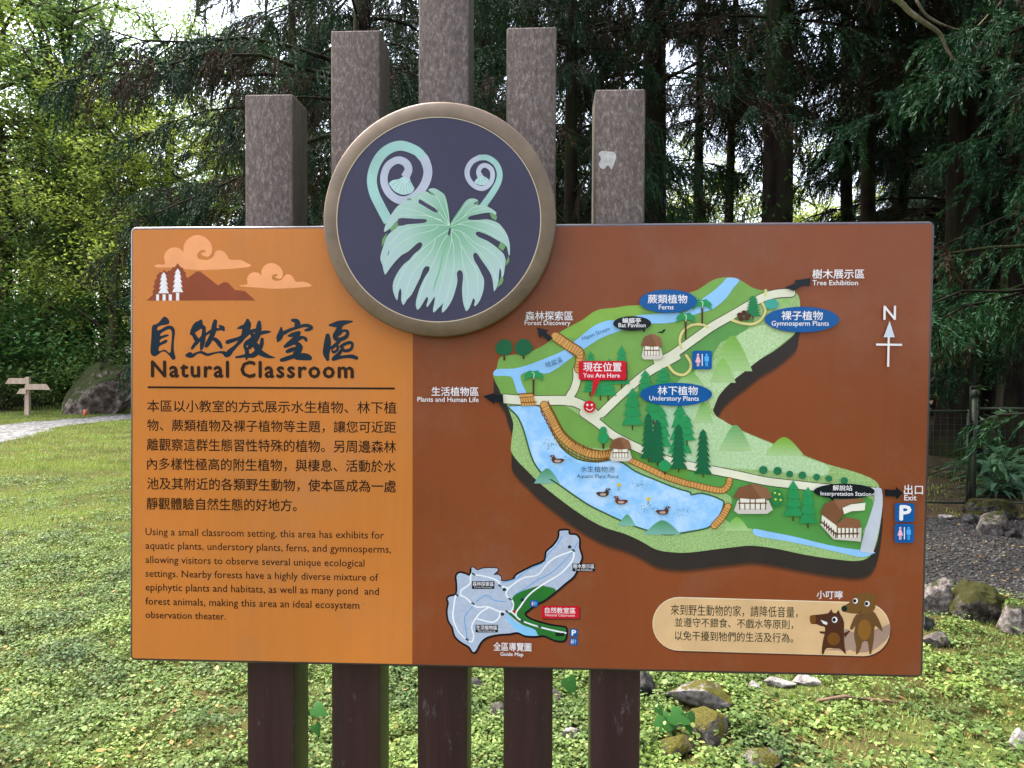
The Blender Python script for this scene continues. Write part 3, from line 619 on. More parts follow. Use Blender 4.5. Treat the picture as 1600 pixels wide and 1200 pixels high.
S.stroke(Z(1340, 460, 8.571, [(402,570,28),(393,970,28)]), WHITE, sub=0, caps=False); S.stroke(Z(1340, 460, 8.571, [(233,672,28),(580,676,28)]), WHITE, sub=0, caps=False)
S.build('north_arrow', panel)

# ---- small guide map
G = Print()
gm = z8([(480,440),(500,435),(530,455),(580,440),(680,440),(685,460),(655,490),(690,490),(715,510),(720,540),(800,530),(830,490),(880,460),(960,420),(1050,380),(1065,310),(1120,260),(1160,200),(1165,150),(1190,138),(1245,140),(1250,170),(1300,175),(1330,210),(1330,280),(1350,350),(1330,410),(1290,500),(1220,560),(1150,620),(1060,690),(1000,720),(930,770),(905,800),(960,840),(1100,880),(1200,895),(1228,910),(1225,980),(1200,1010),(1130,1005),(1050,970),(980,975),(900,970),(840,945),(780,955),(700,960),(610,980),(560,1020),(520,1090),(490,1098),(460,1055),(400,1020),(350,970),(330,900),(300,850),(290,770),(300,710),(290,680),(310,655),(360,640),(365,560),(360,500),(390,470),(440,480),(470,490)])
G.poly([(x+2, y+2.5) for x, y in gm], '#5b3222', 3); G.stroke([(x, y, 3.0) for x, y in gm], '#14141c', closed=True, sub=3)
G.poly(gm, '#a9b2c8', 3, speck='#bcc4d8', scale=90)
G.poly(z8([(800,680),(850,630),(1010,575),(1060,580),(1145,610),(1060,690),(1000,720),(930,770),(905,800),(960,840),(1100,880),(1200,895),(1222,915),(1220,980),(1195,1005),(1130,1000),(1050,965),(1000,960),(980,920),(880,880),(800,820),(770,790),(800,770)]), '#2a6f30', 3)
G.poly(z8([(760,790),(800,840),(870,880),(960,910),(995,945),(985,970),(920,970),(850,940),(790,880),(755,820)]), '#86c2ee', 3)
for p in ([(1190,190),(1150,260),(1080,330),(1060,390)], [(1310,240),(1270,310),(1190,400),(1100,480),(1000,530),(900,600),(830,640)], [(520,700),(600,650),(660,690),(750,700)], [(490,740),(430,820),(440,920),(455,1020)], [(1040,400),(930,450),(830,520),(730,550)]): G.stroke(z8([(x, y, 7) for x, y in p]), '#5f9fd8')
for p in ([(360,650),(345,740),(340,830),(380,930),(450,1000),(490,1010),(500,960),(485,900),(510,840),(560,780),(610,750)], [(400,650),(405,610),(470,560),(480,490),(520,490),(620,510),(690,540),(710,575),(770,595)], [(390,650),(440,670),(520,740),(610,740),(700,775),(790,775),(810,730),(800,690),(755,650),(770,600),(830,550),(900,510),(1000,490),(1080,400),(1150,350),(1270,305)],
          [(1285,310),(1270,380),(1180,480),(1050,560),(940,640),(870,730),(830,800),(880,850),(1040,905),(1220,945)], [(530,835),(650,860),(700,820),(705,780)], [(790,775),(830,810)]): G.stroke(z8([(x, y, 12) for x, y in p]), '#e6e8ee')
for x, y in ((370,648),(495,715),(705,575),(785,680),(760,778),(450,996),(1280,300),(880,850),(1015,895),(500,485)): G.stroke(z8([(x-12, y-8, 14), (x+12, y+8, 14)]), '#3a4450', sub=0, caps=False)
for x, y in ((740,605),(725,797),(880,685),(1250,272)): G.poly(z8([(x-16, y-2), (x, y-16), (x+16, y-2), (x+10, y+12), (x-10, y+12)]), '#1d2a30')
G.ellipse(804, 955.5, 2.2, 2.2, RED, 12)
for (x0, y0, x1, y1), cn, en in (((487,540,663,600), '森林探索區', 'Forest Discovery'), ((515,880,690,940), '生活植物區', 'Plants and Human Life'), ((1272,402,1448,463), '樹木展示區', 'Tree Exhibition')):
    (a, b), (c, d) = z8([(x0, y0), (x1, y1)]); G.rect(a, b, c, d, '#111c28', .8)
    G.text(cn, WHITE, box=(a+1.2, b+.9, c-1.2, b+7.6), bold=.01); G.text(en, WHITE, box=(a+4, b+8.3, c-4, d-.9))
(a, b), (c, d) = z8([(1030, 733), (1325, 830)]); G.rect(a+2, b+2, c+2, d+2, '#5b2a20', 1.5); G.rect(a, b, c, d, RED, 1.5)
G.text('自然教室區', WHITE, box=(a+5.5, b+2.5, c-6, b+11.5), bold=.012); G.text('Natural Classroom', WHITE, base=(a+6, c-7, d-3.5))
restroom(G, 828.4, 937.6, 840.6, 948); restroom(G, 889.6, 996.6, 902.4, 1008)
(a, b), (c, d) = z8([(1250, 912), (1312, 972)]); G.rect(a, b, c, d, BLUE, 1.2); G.text('P', WHITE, box=(a+3.6, b+2, c-2.6, d-1.8), bold=.03)
G.rect(*z8([(1140, 942)])[0], *z8([(1208, 968)])[0], '#15221a')
G.build('guide_map', panel)

# ---- the notice strip with two animals
K = Print(); PILL = '#d9b184'
def pill(dx, dy, c, grow=0):
    o = []; r = 42+grow
    for cx, cy_, a0 in ((1349, 983, -90), (1061.5, 974.7, 90)):
        o += [(cx+dx+r*math.cos(rad(a0+t)), cy_+dy+r*math.sin(rad(a0+t))) for t in range(0, 181, 12)]
    K.poly(o, c)
pill(1.5, 2.5, '#5a3020'); pill(0, 0, '#ecd6b4'); pill(0, .4, PILL, -1)
K.poly(zn([(625,672),(690,672),(740,700),(900,700),(1100,640),(1198,600),(1208,680),(1180,770),(1100,850),(980,935),(800,960),(700,920),(640,950),(560,930),(400,930),(500,905),(620,900)]), '#a78878', 2)
K.text('小叮嚀', WHITE, box=(1276, 923, 1316.5, 935.8), bold=.008)
for s, bx in (('來到野生動物的家，請降低音量，', (1047.8, 946, 1246, 963.6)), ('並遵守不餵食、不戲水等原則，', (1054, 966.5, 1239, 981.5)), ('以免干擾到牠們的生活及行為。', (1054, 987.3, 1239, 1002.3))):
    K.text(s, '#2b2f22', box=bx, bold=.006)
BOAR, DEER, TAN = '#4f2c20', '#73512a', '#8a5d28'
K.poly(zn([(200,520),(215,492),(280,485),(400,470),(440,455),(472,415),(488,455),(530,462),(560,425),(580,470),(615,530),(632,600),(628,690),(632,800),(640,900),(655,970),(630,960),(590,915),(520,905),(430,900),(395,920),(375,975),(350,970),(355,880),(372,780),(388,720),(390,640),(340,625),(280,600),(215,595)]), BOAR, 2)
K.poly(zn([(390,692),(320,690),(330,715),(390,725)]), BOAR); K.poly(zn([(625,715),(690,680),(705,690),(640,770)]), BOAR)
K.poly(zn([(203,505),(245,488),(278,520),(270,580),(225,592),(205,560)]), '#74481f', 3); K.ellipse(*zn([(500, 785)])[0], 10, 10, '#74481f', 20); K.poly(zn([(335,545),(425,580),(415,612),(370,595)]), WHITE)
K.ellipse(*zn([(512, 546)])[0], 4.4, 4.8, WHITE, 18); K.ellipse(*zn([(505, 546)])[0], 2.8, 3, '#141c26', 14)
K.poly(zn([(780,480),(880,470),(990,440),(1040,500),(1080,580),(1112,680),(1090,680),(1020,620),(1005,700),(1000,800),(985,880),(970,970),(945,965),(925,820),(860,825),(840,900),(800,972),(778,970),(780,880),(760,790),(755,700),(770,620),(735,670),(702,660),(725,590)]), '#6a4a2c', 2)
K.poly(zn([(598,395),(640,365),(690,335),(740,280),(790,250),(830,225),(900,200),(960,215),(1005,235),(1025,300),(1022,380),(990,440),(900,468),(800,470),(700,462),(630,440)]), DEER, 3)
K.poly(zn([(770,255),(735,212),(800,225)]), DEER); K.poly(zn([(1000,240),(1050,215),(1020,275)]), DEER); K.ellipse(*zn([(632, 408)])[0], 4.6, 5, '#152a22', 16)
for x, y in ((770, 310), (918, 345)): K.ellipse(*zn([(x, y)])[0], 4.1, 4.3, WHITE, 16); K.ellipse(*zn([(x-8, y)])[0], 2.7, 2.9, '#16181c', 14)
K.ellipse(*zn([(885, 670)])[0], 10.5, 16, TAN, 24); K.stroke(zn([(790,465,7),(830,455,7),(842,432,7)]), '#3a2416')
K.build('notice_strip', panel)

# ---- the round medallion standing proud of the board
MY = -0.036
mc = on_y(685.5, 343, MY); mr_ = (on_y(868, 343, MY).x-on_y(503.5, 343, MY).x)/2
RIM = simple('bronze_rim', '#725f4e', .5, .4, .1, 18, .75, 1.2); DISC = simple('violet_disc', '#3b374f', .4, .3, 0, 6, .9, 1.08)
bm = bmesh.new(); n = 96
prof = [(0, .030), (1.0, .030), (1.0, .004), (.985, 0), (.872, 0)]
rings = []
for r, yy in prof[1:]:
    rings.append([bm.verts.new((mc.x+mr_*r*math.cos(2*math.pi*i/n), MY+yy, mc.z+mr_*r*math.sin(2*math.pi*i/n))) for i in range(n)])
bm.faces.new(rings[0])
for a, b in zip(rings, rings[1:]):
    for i in range(n): f = bm.faces.new((a[i], a[(i+1) % n], b[(i+1) % n], b[i])); f.smooth = True
bmesh.ops.recalc_face_normals(bm, faces=bm.faces[:])
me = bpy.data.meshes.new('medallion'); bm.to_mesh(me); bm.free(); me.materials.append(RIM)
med = link('medallion', me, sign)
dk = MB(); dk.add([(mc.x+mr_*.872*math.cos(2*math.pi*i/n), MY+.0006, mc.z+mr_*.872*math.sin(2*math.pi*i/n)) for i in range(n)], [tuple(range(n))]); dk.build('disc', DISC, med)
Fn = Print(base=MY, start=4e-5)
Fn.stroke([(685.5+159.5*math.cos(t), 343+160*math.sin(t), 1.3) for t in np.linspace(0, 2*math.pi, 90, endpoint=False)], '#c9b7a0', closed=True, sub=1)
def fern_leaf_mat():
    m, n_, l, b = newmat('print_fern_leaf'); c = on_y(702.5, 354, MY)
    tc = n_.new('ShaderNodeTexCoord'); vd = n_.new('ShaderNodeVectorMath'); vd.operation = 'DISTANCE'; l.new(tc.outputs['Object'], vd.inputs[0]); vd.inputs[1].default_value = (c.x, MY, c.z)
    r = ramp(n_, [(0, lin('#6fa586')), (.045, lin('#86b09a')), (.085, lin('#a2bfb6')), (.13, lin('#a9c0c0'))]); l.new(vd.outputs['Value'], r.inputs[0])
    l.new(r.outputs[0], b.inputs['Base Color']); b.inputs['Roughness'].default_value = .35; b.inputs['Specular IOR Level'].default_value = .3
    return m
TEAL = '#9cc2be'; LAV = '#b6b9cc'; GRN = '#6f9a69'; VIO = DISC
Fn.stroke(z3([(290,840,95),(210,690,95),(150,560,95),(130,430,95),(165,290,95),(240,180,95),(340,120,95),(440,112,95),(560,160,90),(620,220,88)]), TEAL, sub=8, caps=False)
Fn.stroke(z3([(600,198,89),(640,250,88),(668,350,85),(650,450,85),(590,550,82),(500,620,80),(400,632,78),(310,580,75),(255,490,72),(247,400,72),(280,310,72),(340,260,70),(400,248,72),(460,280,75),(482,340,75),(450,410,85)]), LAV, sub=8, caps=False)
Fn.stroke(z3([(1190,700,65),(1290,560,62),(1345,460,58),(1358,370,55),(1320,280,55),(1240,225,55),(1160,225,52)]), TEAL, sub=8, caps=False)
Fn.stroke(z3([(1180,222,53),(1160,225,52),(1090,265,50),(1048,340,50),(1055,420,48),(1110,490,48),(1190,520,48),(1260,480,45),(1290,410,45),(1280,340,45),(1230,300,45),(1180,310,45),(1155,360,45),(1175,410,60)]), LAV, sub=8, caps=False)
for sh, ox in (([(295,470),(330,440),(390,430),(440,400),(490,410),(500,450),(535,510),(530,540),(505,565),(470,575),(430,580),(390,570),(340,540),(310,500)], (450, 400)), ([(1115,460),(1140,425),(1165,400),(1200,400),(1250,430),(1250,455),(1225,480),(1190,490),(1150,480)], (1178, 400))):
    Fn.poly(z3(sh), '#b3cfcf', 2)
    for p in sh[-8:]: Fn.stroke(z3([(ox[0]*.6+p[0]*.4, ox[1]*.6+p[1]*.4, 3), (ox[0]*.06+p[0]*.94, ox[1]*.06+p[1]*.94, 3)]), '#6e8a90', sub=0)
for g in ([(425,150),(490,150),(480,185),(425,180)],[(345,185),(385,145),(415,140),(410,175)],[(215,400),(290,335),(300,390),(240,440)],[(565,65),(590,60),(632,118),(600,112)],[(965,205),(1010,172),(1018,185),(985,205)],[(1112,268),(1160,270),(1182,310),(1172,342),(1135,322)],[(1215,525),(1262,560),(1235,612),(1192,582)],[(1182,942),(1212,850),(1232,838),(1240,870),(1225,905)],[(145,705),(200,640),(196,690),(165,758)],[(155,510),(195,452),(190,520),(152,575)],[(1262,705),(1285,655),(1292,700),(1264,745)]): Fn.poly(z3b(g), GRN)
leaf = [(760,380),(752,280),(738,190),(715,115),(680,85),(630,55),(585,55),(568,72),(600,90),(628,112),(600,112),(560,85),(520,80),(470,95),(440,115),(405,135),(420,160),(360,160),(330,185),(290,215),(255,260),(215,320),(185,380),(172,440),(200,430),(240,395),(290,340),(298,392),(240,440),(200,480),(170,560),(145,640),(140,690),(160,745),(180,825),(215,780),(270,710),(330,650),(385,620),(430,580),(470,545),(500,535),(515,560),(490,600),(440,640),(400,690),(350,730),(310,780),(280,830),(255,890),(250,950),(265,1010),(290,1055),(300,990),(318,945),(328,985),(325,1050),(345,1097),(375,1050),(420,1000),(460,920),(495,850),(520,780),(545,750),(575,755),(575,790),(540,840),(510,900),(485,960),(465,1030),(455,1090),(470,1138),(500,1110),(530,1060),(557,1020),(565,1050),(552,1090),(558,1115),(590,1070),(625,1020),(620,1080),(610,1130),(615,1163),(650,1130),(690,1090),(702,1075),(690,1120),(692,1163),(730,1130),(780,1050),(810,960),(828,880),(822,810),(845,783),(872,800),(878,850),(870,930),(870,1000),(880,1080),(895,1130),(908,1150),(935,1120),(955,1070),(970,1035),(985,1060),(975,1095),(990,1103),(1030,1050),(1060,960),(1065,870),(1040,810),(1010,750),(980,700),(967,650),(985,628),(1010,645),(1040,690),(1090,760),(1130,830),(1145,900),(1155,975),(1185,920),(1195,870),(1200,800),(1208,765),(1218,800),(1220,850),(1240,830),(1250,760),(1258,700),(1240,640),(1200,600),(1150,560),(1090,520),(1020,490),(990,460),(1005,440),(1050,450),(1120,480),(1190,520),(1240,545),(1270,580),(1285,650),(1295,640),(1295,560),(1280,490),(1250,430),(1200,370),(1150,345),(1090,330),(1020,335),(940,335),(920,320),(945,300),(1010,285),(1080,272),(1130,270),(1165,290),(1175,270),(1130,235),(1070,205),(1010,200),(970,195),(990,175),(1015,165),(980,145),(930,148),(890,180),(850,240),(800,310),(765,370)]
Fn.poly(z3b(leaf), fern_leaf_mat(), 2)
for g in ([(490,150),(540,180),(600,215),(655,245),(650,270),(610,260),(560,230),(500,195),(480,180)],[(300,325),(370,320),(450,325),(540,328),(555,345),(530,362),(450,370),(380,375),(300,390)],[(760,405),(770,430),(755,480),(742,455)],[(205,650),(218,600),(215,640),(200,660)]): Fn.poly(z3b(g), '#453f58', 2)
Fn.stroke(z3b([(745,470,6),(725,560,12),(700,640,16),(670,780,16),(630,900,14),(610,980,4)]), '#7db792')
for v in ([(757,385),(720,290),(680,200),(640,120)],[(757,385),(690,300),(600,200),(480,120)],[(757,385),(740,260),(715,150)],[(757,385),(650,330),(500,270),(350,230),(280,260)],[(690,340),(560,300),(420,290),(300,300)],[(757,385),(640,380),(480,390),(330,440),(220,560)],[(660,390),(600,430),(450,470),(280,570),(180,720)],[(745,430),(660,480),(560,560),(430,680),(340,800),(280,960)],[(630,510),(600,600),(520,700),(420,830),(350,1050)],[(740,470),(690,540),(630,680),(550,850),(480,1050)],[(770,430),(775,520),(740,650),(700,850),(640,1080)],[(778,500),(795,600),(790,800),(720,1080)],[(775,425),(840,500),(860,580),(880,740),(920,900),(910,1100)],[(862,560),(930,680),(1000,800),(1010,1000)],[(775,420),(860,440),(920,520),(1020,620),(1120,740),(1180,880)],[(880,445),(980,540),(1100,600),(1200,700),(1230,790)],[(770,400),(850,375),(960,400),(1100,450),(1230,520)],[(830,375),(950,345),(1080,360),(1200,410),(1270,500)],[(768,385),(850,330),(950,270),(1080,230)],[(768,375),(840,290),(900,200),(960,160)],[(880,310),(960,230),(1060,215)]):
    Fn.stroke(z3b([(x, y, 4.5-2.5*i/len(v)) for i, (x, y) in enumerate(v)]), '#cfe8d6', caps=False)
Fn.build('fern_emblem', med)
# pale lichen blotch and moss fringe on the posts
LM = simple('lichen', '#b9b6b6', .9, .1, 0, 90, .7, 1.2)
lp = Z(1000, 0, 1, [(-68,250)]); L = Print(base=PY0, start=4e-4)
L.poly([(935,240),(942,236),(952,237),(960,238),(963,245),(961,252),(957,262),(955,265),(950,258),(944,264),(938,262),(936,255),(939,248)], LM, 3)
L.build('lichen_patch', sign)

# ------------------------------------------------------------------ ground
def ground_mat():
    m, n, l, b = newmat('mossy_ground')
    g = n.new('ShaderNodeNewGeometry'); pos = g.outputs['Position']
    def nt(s, d=5, r=.6):
        t = n.new('ShaderNodeTexNoise'); t.inputs['Scale'].default_value = s; t.inputs['Detail'].default_value = d; t.inputs['Roughness'].default_value = r
        l.new(pos, t.inputs['Vector']); return t.outputs[0]
    r1 = ramp(n, [(.3, lin('#35291d')), (.5, lin('#524729')), (.7, lin('#5a5b2d'))]); l.new(nt(3.2), r1.inputs[0])
    r2 = ramp(n, [(.3, lin('#38431f')), (.7, lin('#606b38'))]); l.new(nt(14, 6, .7), r2.inputs[0])
    rm = ramp(n, [(.42, (0, 0, 0)), (.6, (1, 1, 1))]); l.new(nt(1.1, 4), rm.inputs[0])
    c = mixc(n, l, rm.outputs[0], r1.outputs[0], r2.outputs[0])
    # leaf litter and bare soil under the trees to the right and far back
    sp = n.new('ShaderNodeSeparateXYZ'); l.new(pos, sp.inputs[0])
    a = n.new('ShaderNodeMath'); a.operation = 'MULTIPLY_ADD'; l.new(nt(.8), a.inputs[0]); a.inputs[1].default_value = 3; l.new(sp.outputs[0], a.inputs[2])
    mr = n.new('ShaderNodeMapRange'); mr.inputs[1].default_value = 1.6; mr.inputs[2].default_value = 4.0; l.new(a.outputs[0], mr.inputs[0])
    my = n.new('ShaderNodeMapRange'); my.inputs[1].default_value = 2.6; my.inputs[2].default_value = 4.5; l.new(sp.outputs[1], my.inputs[0])
    mm = n.new('ShaderNodeMath'); mm.operation = 'MULTIPLY'; l.new(mr.outputs[0], mm.inputs[0]); l.new(my.outputs[0], mm.inputs[1])
    r3 = ramp(n, [(.3, lin('#2e241b')), (.55, lin('#4a3d2c')), (.75, lin('#4e5230'))]); l.new(nt(6, 7, .7), r3.inputs[0])
    c = mixc(n, l, mm.outputs[0], c, r3.outputs[0])
    l.new(c, b.inputs['Base Color']); b.inputs['Roughness'].default_value = .95; b.inputs['Specular IOR Level'].default_value = .1
    bump(n, l, b, nt(40, 5, .7), .8, .03)
    return m
g = MB(); g.add([(-300, -300, 0), (300, -300, 0), (300, 300, 0), (-300, 300, 0)], [(0, 1, 2, 3)])
tag(g.build('ground', ground_mat()), kind='structure')

def gravel_mat(name, a, b_, c_, scale):
    m, n, l, b = newmat(name); g = n.new('ShaderNodeNewGeometry')
    v = n.new('ShaderNodeTexVoronoi'); v.inputs['Scale'].default_value = scale; l.new(g.outputs['Position'], v.inputs['Vector'])
    s = n.new('ShaderNodeSeparateColor'); l.new(v.outputs['Color'], s.inputs[0])
    r = ramp(n, [(.1, lin(a)), (.5, lin(b_)), (.95, lin(c_))]); l.new(s.outputs[0], r.inputs[0])
    t = n.new('ShaderNodeTexNoise'); t.inputs['Scale'].default_value = .8; t.inputs['Detail'].default_value = 4; l.new(g.outputs['Position'], t.inputs['Vector'])
    r2 = ramp(n, [(.3, (.8, .8, .78)), (.7, (1.1, 1.1, 1.1))]); l.new(t.outputs[0], r2.inputs[0])
    l.new(mixc(n, l, 1.0, r.outputs[0], r2.outputs[0], 'MULTIPLY'), b.inputs['Base Color']); b.inputs['Roughness'].default_value = .9; b.inputs['Specular IOR Level'].default_value = .2
    bump(n, l, b, v.outputs['Distance'], .9, .03)
    return m
def sheet(name, pts, mat, z, rough=.12, seed=1):
    rr = random.Random(seed); o = []
    for i in range(len(pts)):
        a, b = Vector(pts[i]), Vector(pts[(i+1) % len(pts)]); k = max(2, int((b-a).length/.5))
        for j in range(k): p = a.lerp(b, j/k); o.append((p.x+rr.uniform(-rough, rough), p.y+rr.uniform(-rough, rough), z))
    tr = geometry.tessellate_polygon([[Vector(p) for p in o]])
    me = bpy.data.meshes.new(name); me.from_pydata(o, [], [tuple(t) for t in tr]); me.materials.append(mat)
    bm = bmesh.new(); bm.from_mesh(me)
    for f in bm.faces:
        f.normal_update()
        if f.normal.z < 0: f.normal_flip()
    bm.to_mesh(me); bm.free()
    return tag(link(name, me), kind='structure')
def gp(px, py): q = on_ground(px, py); return (q.x, q.y)
road = [gp(-260, 672), gp(0, 664), gp(100, 655.5), gp(200, 647.5), gp(420, 636), gp(900, 630), gp(900, 634), gp(420, 646), gp(200, 656), gp(150, 661), gp(100, 666), gp(60, 677), gp(0, 694), gp(-260, 740)]
sheet('gravel_road', road, gravel_mat('pale_gravel', '#4c4a4a', '#636160', '#8a8886', 14), .006, .2)
gpath = [(1.2, 4.1), (2.3, 3.7), (3.4, 3.55), (5.5, 3.9), (9, 4.6), (12, 5.2), (12, 7.0), (8, 6.7), (5, 6.35), (3.2, 6.3), (1.2, 6.4)]
sheet('gravel_path', gpath, gravel_mat('grey_gravel', '#242222', '#383635', '#504c4a', 55), .006, .10, 2)

# ------------------------------------------------------------------ loose stuff: pebbles, ground cover, grass
rng = np.random.default_rng(4)
def vnoise(x, y, s, seed=0):
    x = np.asarray(x)*s+seed*17.3; y = np.asarray(y)*s+seed*9.1
    xi = np.floor(x).astype(int); yi = np.floor(y).astype(int); fx = x-xi; fy = y-yi
    fx = fx*fx*(3-2*fx); fy = fy*fy*(3-2*fy)
    def h(a, b): v = np.sin(a*127.1+b*311.7+seed*7.7)*43758.5453; return v-np.floor(v)
    return (h(xi, yi)*(1-fx)+h(xi+1, yi)*fx)*(1-fy)+(h(xi, yi+1)*(1-fx)+h(xi+1, yi+1)*fx)*fy
def inside(px, py, poly):
    px = np.asarray(px); py = np.asarray(py); r = np.zeros(px.shape, bool); n = len(poly)
    for i in range(n):
        x0, y0 = poly[i]; x1, y1 = poly[(i+1) % n]
        c = ((y0 > py) != (y1 > py)) & (px < (x1-x0)*(py-y0)/(y1-y0+1e-12)+x0); r ^= c
    return r
def unit(v): return v/np.maximum(np.linalg.norm(v, axis=-1, keepdims=True), 1e-9)
def cards(C, D, Nn, L, W, k=.45):
    """pointed leaf quads: base at C, along D, width across D x Nn"""
    D = unit(D); S = unit(np.cross(D, Nn)); L = np.asarray(L)[:, None]; W = np.asarray(W)[:, None]
    V = np.stack([C, C+D*L*k+S*W*.5, C+D*L, C+D*L*k-S*W*.5], 1).reshape(-1, 3)
    return V, np.arange(len(V)).reshape(-1, 4)
# pebbles of the gravel path
n = 15000; x = rng.uniform(1.2, 8, n); y = rng.uniform(3.5, 6.9, n); k = inside(x, y, gpath); x, y = x[k], y[k]; n = len(x)
oct_ = np.array([(1,0,0),(0,1,0),(-1,0,0),(0,-1,0),(0,0,1),(0,0,-.6)]); of = np.array([(0,1,4),(1,2,4),(2,3,4),(3,0,4),(1,0,5),(2,1,5),(3,2,5),(0,3,5)])
R = rng.uniform(.007, .02, n)**1.0; a = rng.uniform(0, 6.28, n); ax = rng.uniform(.7, 1.5, n); az = rng.uniform(.4, .8, n)
P = oct_[None]+rng.normal(0, .16, (n, 6, 3)); P = P*np.stack([ax, 1/ax, az], 1)[:, None]*R[:, None, None]
P = np.stack([P[..., 0]*np.cos(a)[:, None]-P[..., 1]*np.sin(a)[:, None], P[..., 0]*np.sin(a)[:, None]+P[..., 1]*np.cos(a)[:, None], P[..., 2]], -1)
P += np.stack([x, y, np.full(n, .008)], 1)[:, None]
PEB = leafmat('pebble_stone', ['#242323', '#3a3837', '#4a4746', '#625e5b', '#302e2d'], 0, .3, .7)
tag(link('pebbles', np_mesh('pebbles', P.reshape(-1, 3), (of[None]+np.arange(n)[:, None, None]*6).reshape(-1, 3), [PEB])), kind='stuff')
ROCKS_XY = []
# ------------------------------------------------------------------ rocks
ST_P = stone_mat('pale_stone', '#544c48', '#7d756f', moss_amt=.35); ST_M = stone_mat('mossy_stone', '#3a3631', '#645d55', moss='#3d3a17', moss_amt=.62)
ST_S = stone_mat('slab_stone', '#6b6461', '#98918e', moss='#5f5a22', moss_amt=.42)
ST_Y = stone_mat('yellow_moss_stone', '#4b4540', '#7d756e', moss='#625a24', moss_amt=.5)
ST_D = stone_mat('dark_stone', '#2f2d2d', '#4f4c4a', moss_amt=.3); ST_B = stone_mat('boulder_stone', '#4c4038', '#7d7068', moss='#3a421c', moss_amt=.58, scale=5)
ST_W = stone_mat('white_stone', '#77716e', '#a39c96', moss_amt=.05)
def rock_mesh(name, seed, mat, sub=4, amp=.36, facet=.85):
    bm = bmesh.new(); bmesh.ops.create_icosphere(bm, subdivisions=sub, radius=1); off = Vector((seed*3.1, seed*1.7, seed*.9))
    for v in bm.verts:
        d = v.co.normalized(); a = 1+amp*noise.noise(d*1.1+off)+amp*.5*noise.noise(d*2.4+off)+.10*noise.noise(d*5+off)+.05*noise.noise(d*11+off)+.03*noise.noise(d*23+off)
        p = d*a
        for q in range(9):                       # a few broken flat faces
            nn = Vector((noise.noise(off+Vector((q, 0, 0))), noise.noise(off+Vector((0, q, 3))), noise.noise(off+Vector((5, 0, q))))).normalized()
            e = p.dot(nn)-(.55+.2*((q*seed) % 3)/3)
            if e > 0: p -= nn*e*facet
        v.co = p
    for f in bm.faces: f.smooth = True
    me = bpy.data.meshes.new(name); bm.to_mesh(me); bm.free(); me.materials.append(mat); return me
def rock(px, py, wpx, hpx, mat, seed, label, depth=.8, rz=0, tilt=0, group=None, name='rock', cat='rock'):
    g = on_ground(px, py); s = (g-CAM).length/F_PX
    hx = wpx*s/2; hz = hpx*s
    me = rock_mesh(name, seed, mat, 5 if wpx > 44 else 4)
    o = link(name, me); co = np.empty(len(me.vertices)*3, np.float32); me.vertices.foreach_get('co', co); co = co.reshape(-1, 3)
    lo, hi = co.min(0), co.max(0)
    co = (co-(lo+hi)/2)/((hi-lo)/2)*np.array([hx, hx*depth, hz*.66]); me.vertices.foreach_set('co', co.ravel()); me.update()
    o.location = (g.x, g.y+hx*depth*.6, hz*.34); o.rotation_euler = (tilt*.5, tilt, rz)
    ROCKS_XY.append((g.x, g.y+hx*depth*.6, hx*.9, hx*depth*.9)); tag(o, label, cat, group); return o
rock(146, 648, 112, 72, ST_B, 3, 'huge mossy boulder at the far edge of the gravel road', .8, .1, name='boulder', cat='boulder')
rock(1098, 1112, 100, 36, ST_S, 5, 'grey slab rock with yellow moss just under the right half of the board', .6, .05, .12)
rock(1114, 1162, 66, 36, ST_Y, 7, 'rounded moss-capped rock below the grey slab rock', .8, .3)
rock(1194, 1206, 62, 24, ST_S, 9, 'brown-grey block rock cut off by the lower edge of the photo', .8, 0)
rock(1010, 1092, 42, 36, ST_D, 11, 'dark rock half hidden by the rightmost post under the board', .8, .4)
rock(1052, 1146, 34, 22, ST_P, 12, 'small pale rock beside the big heart-shaped leaves', .7, .2)
rock(1060, 1186, 60, 24, ST_Y, 13, 'mossy brown rock low among the leaves right of the posts', .7, .2)
rock(1222, 1074, 46, 11, ST_W, 15, 'long whitish stone lying just under the lower edge of the board', .5, -.1)
rock(1262, 1071, 40, 11, ST_W, 16, 'pinkish flat stone touching the long whitish stone', .5, .15)
rock(1178, 1078, 20, 10, ST_W, 17, 'small cream pebble-like stone left of the long whitish stone', .7, 0)
rock(892, 1164, 30, 22, ST_W, 18, 'pale rounded stone between the fourth post and the rightmost post', .7, .5)
rock(868, 1104, 24, 24, ST_P, 19, 'upright beige stone right beside the fourth post', .7, .2)
rock(776, 1122, 30, 20, ST_P, 20, 'tan stone peeking out left of the fourth post', .7, 0)
rock(742, 1084, 26, 20, ST_D, 21, 'dark stone right behind the middle post', .7, 0)
rock(1464, 960, 52, 50, ST_P, 23, 'large lichen-spotted rock at the right edge of the board', .8, .2, .35)
rock(1530, 972, 64, 44, ST_M, 25, 'broad rock covered in dark moss beside the gravel path', .9, .2)
rock(1592, 990, 46, 32, ST_P, 27, 'pale rock with a moss cap at the right edge of the photo', .8, .4)
rock(1466, 1012, 34, 20, ST_P, 29, 'flat grey stone below the lichen-spotted rock', .7, .1)
rock(1450, 985, 26, 18, ST_D, 31, 'dark cobble tucked under the lichen-spotted rock', .7, .1)
rock(1595, 1172, 20, 24, ST_W, 33, 'whitish stone in the grass at the lower right', .8, .1)
rock(1550, 812, 70, 26, ST_M, 35, 'olive moss-covered rock at the foot of the green fence post', .7, .1)
rock(1562, 836, 44, 26, ST_P, 37, 'yellowish rock leaning on the olive moss-covered rock', .7, .3, -.2)
rock(1526, 820, 30, 14, ST_D, 39, 'smooth grey-green cobble in front of the olive moss-covered rock', .7, .1)
rock(1588, 842, 20, 12, ST_D, 41, 'small grey cobble right of the yellowish rock', .7, .1)
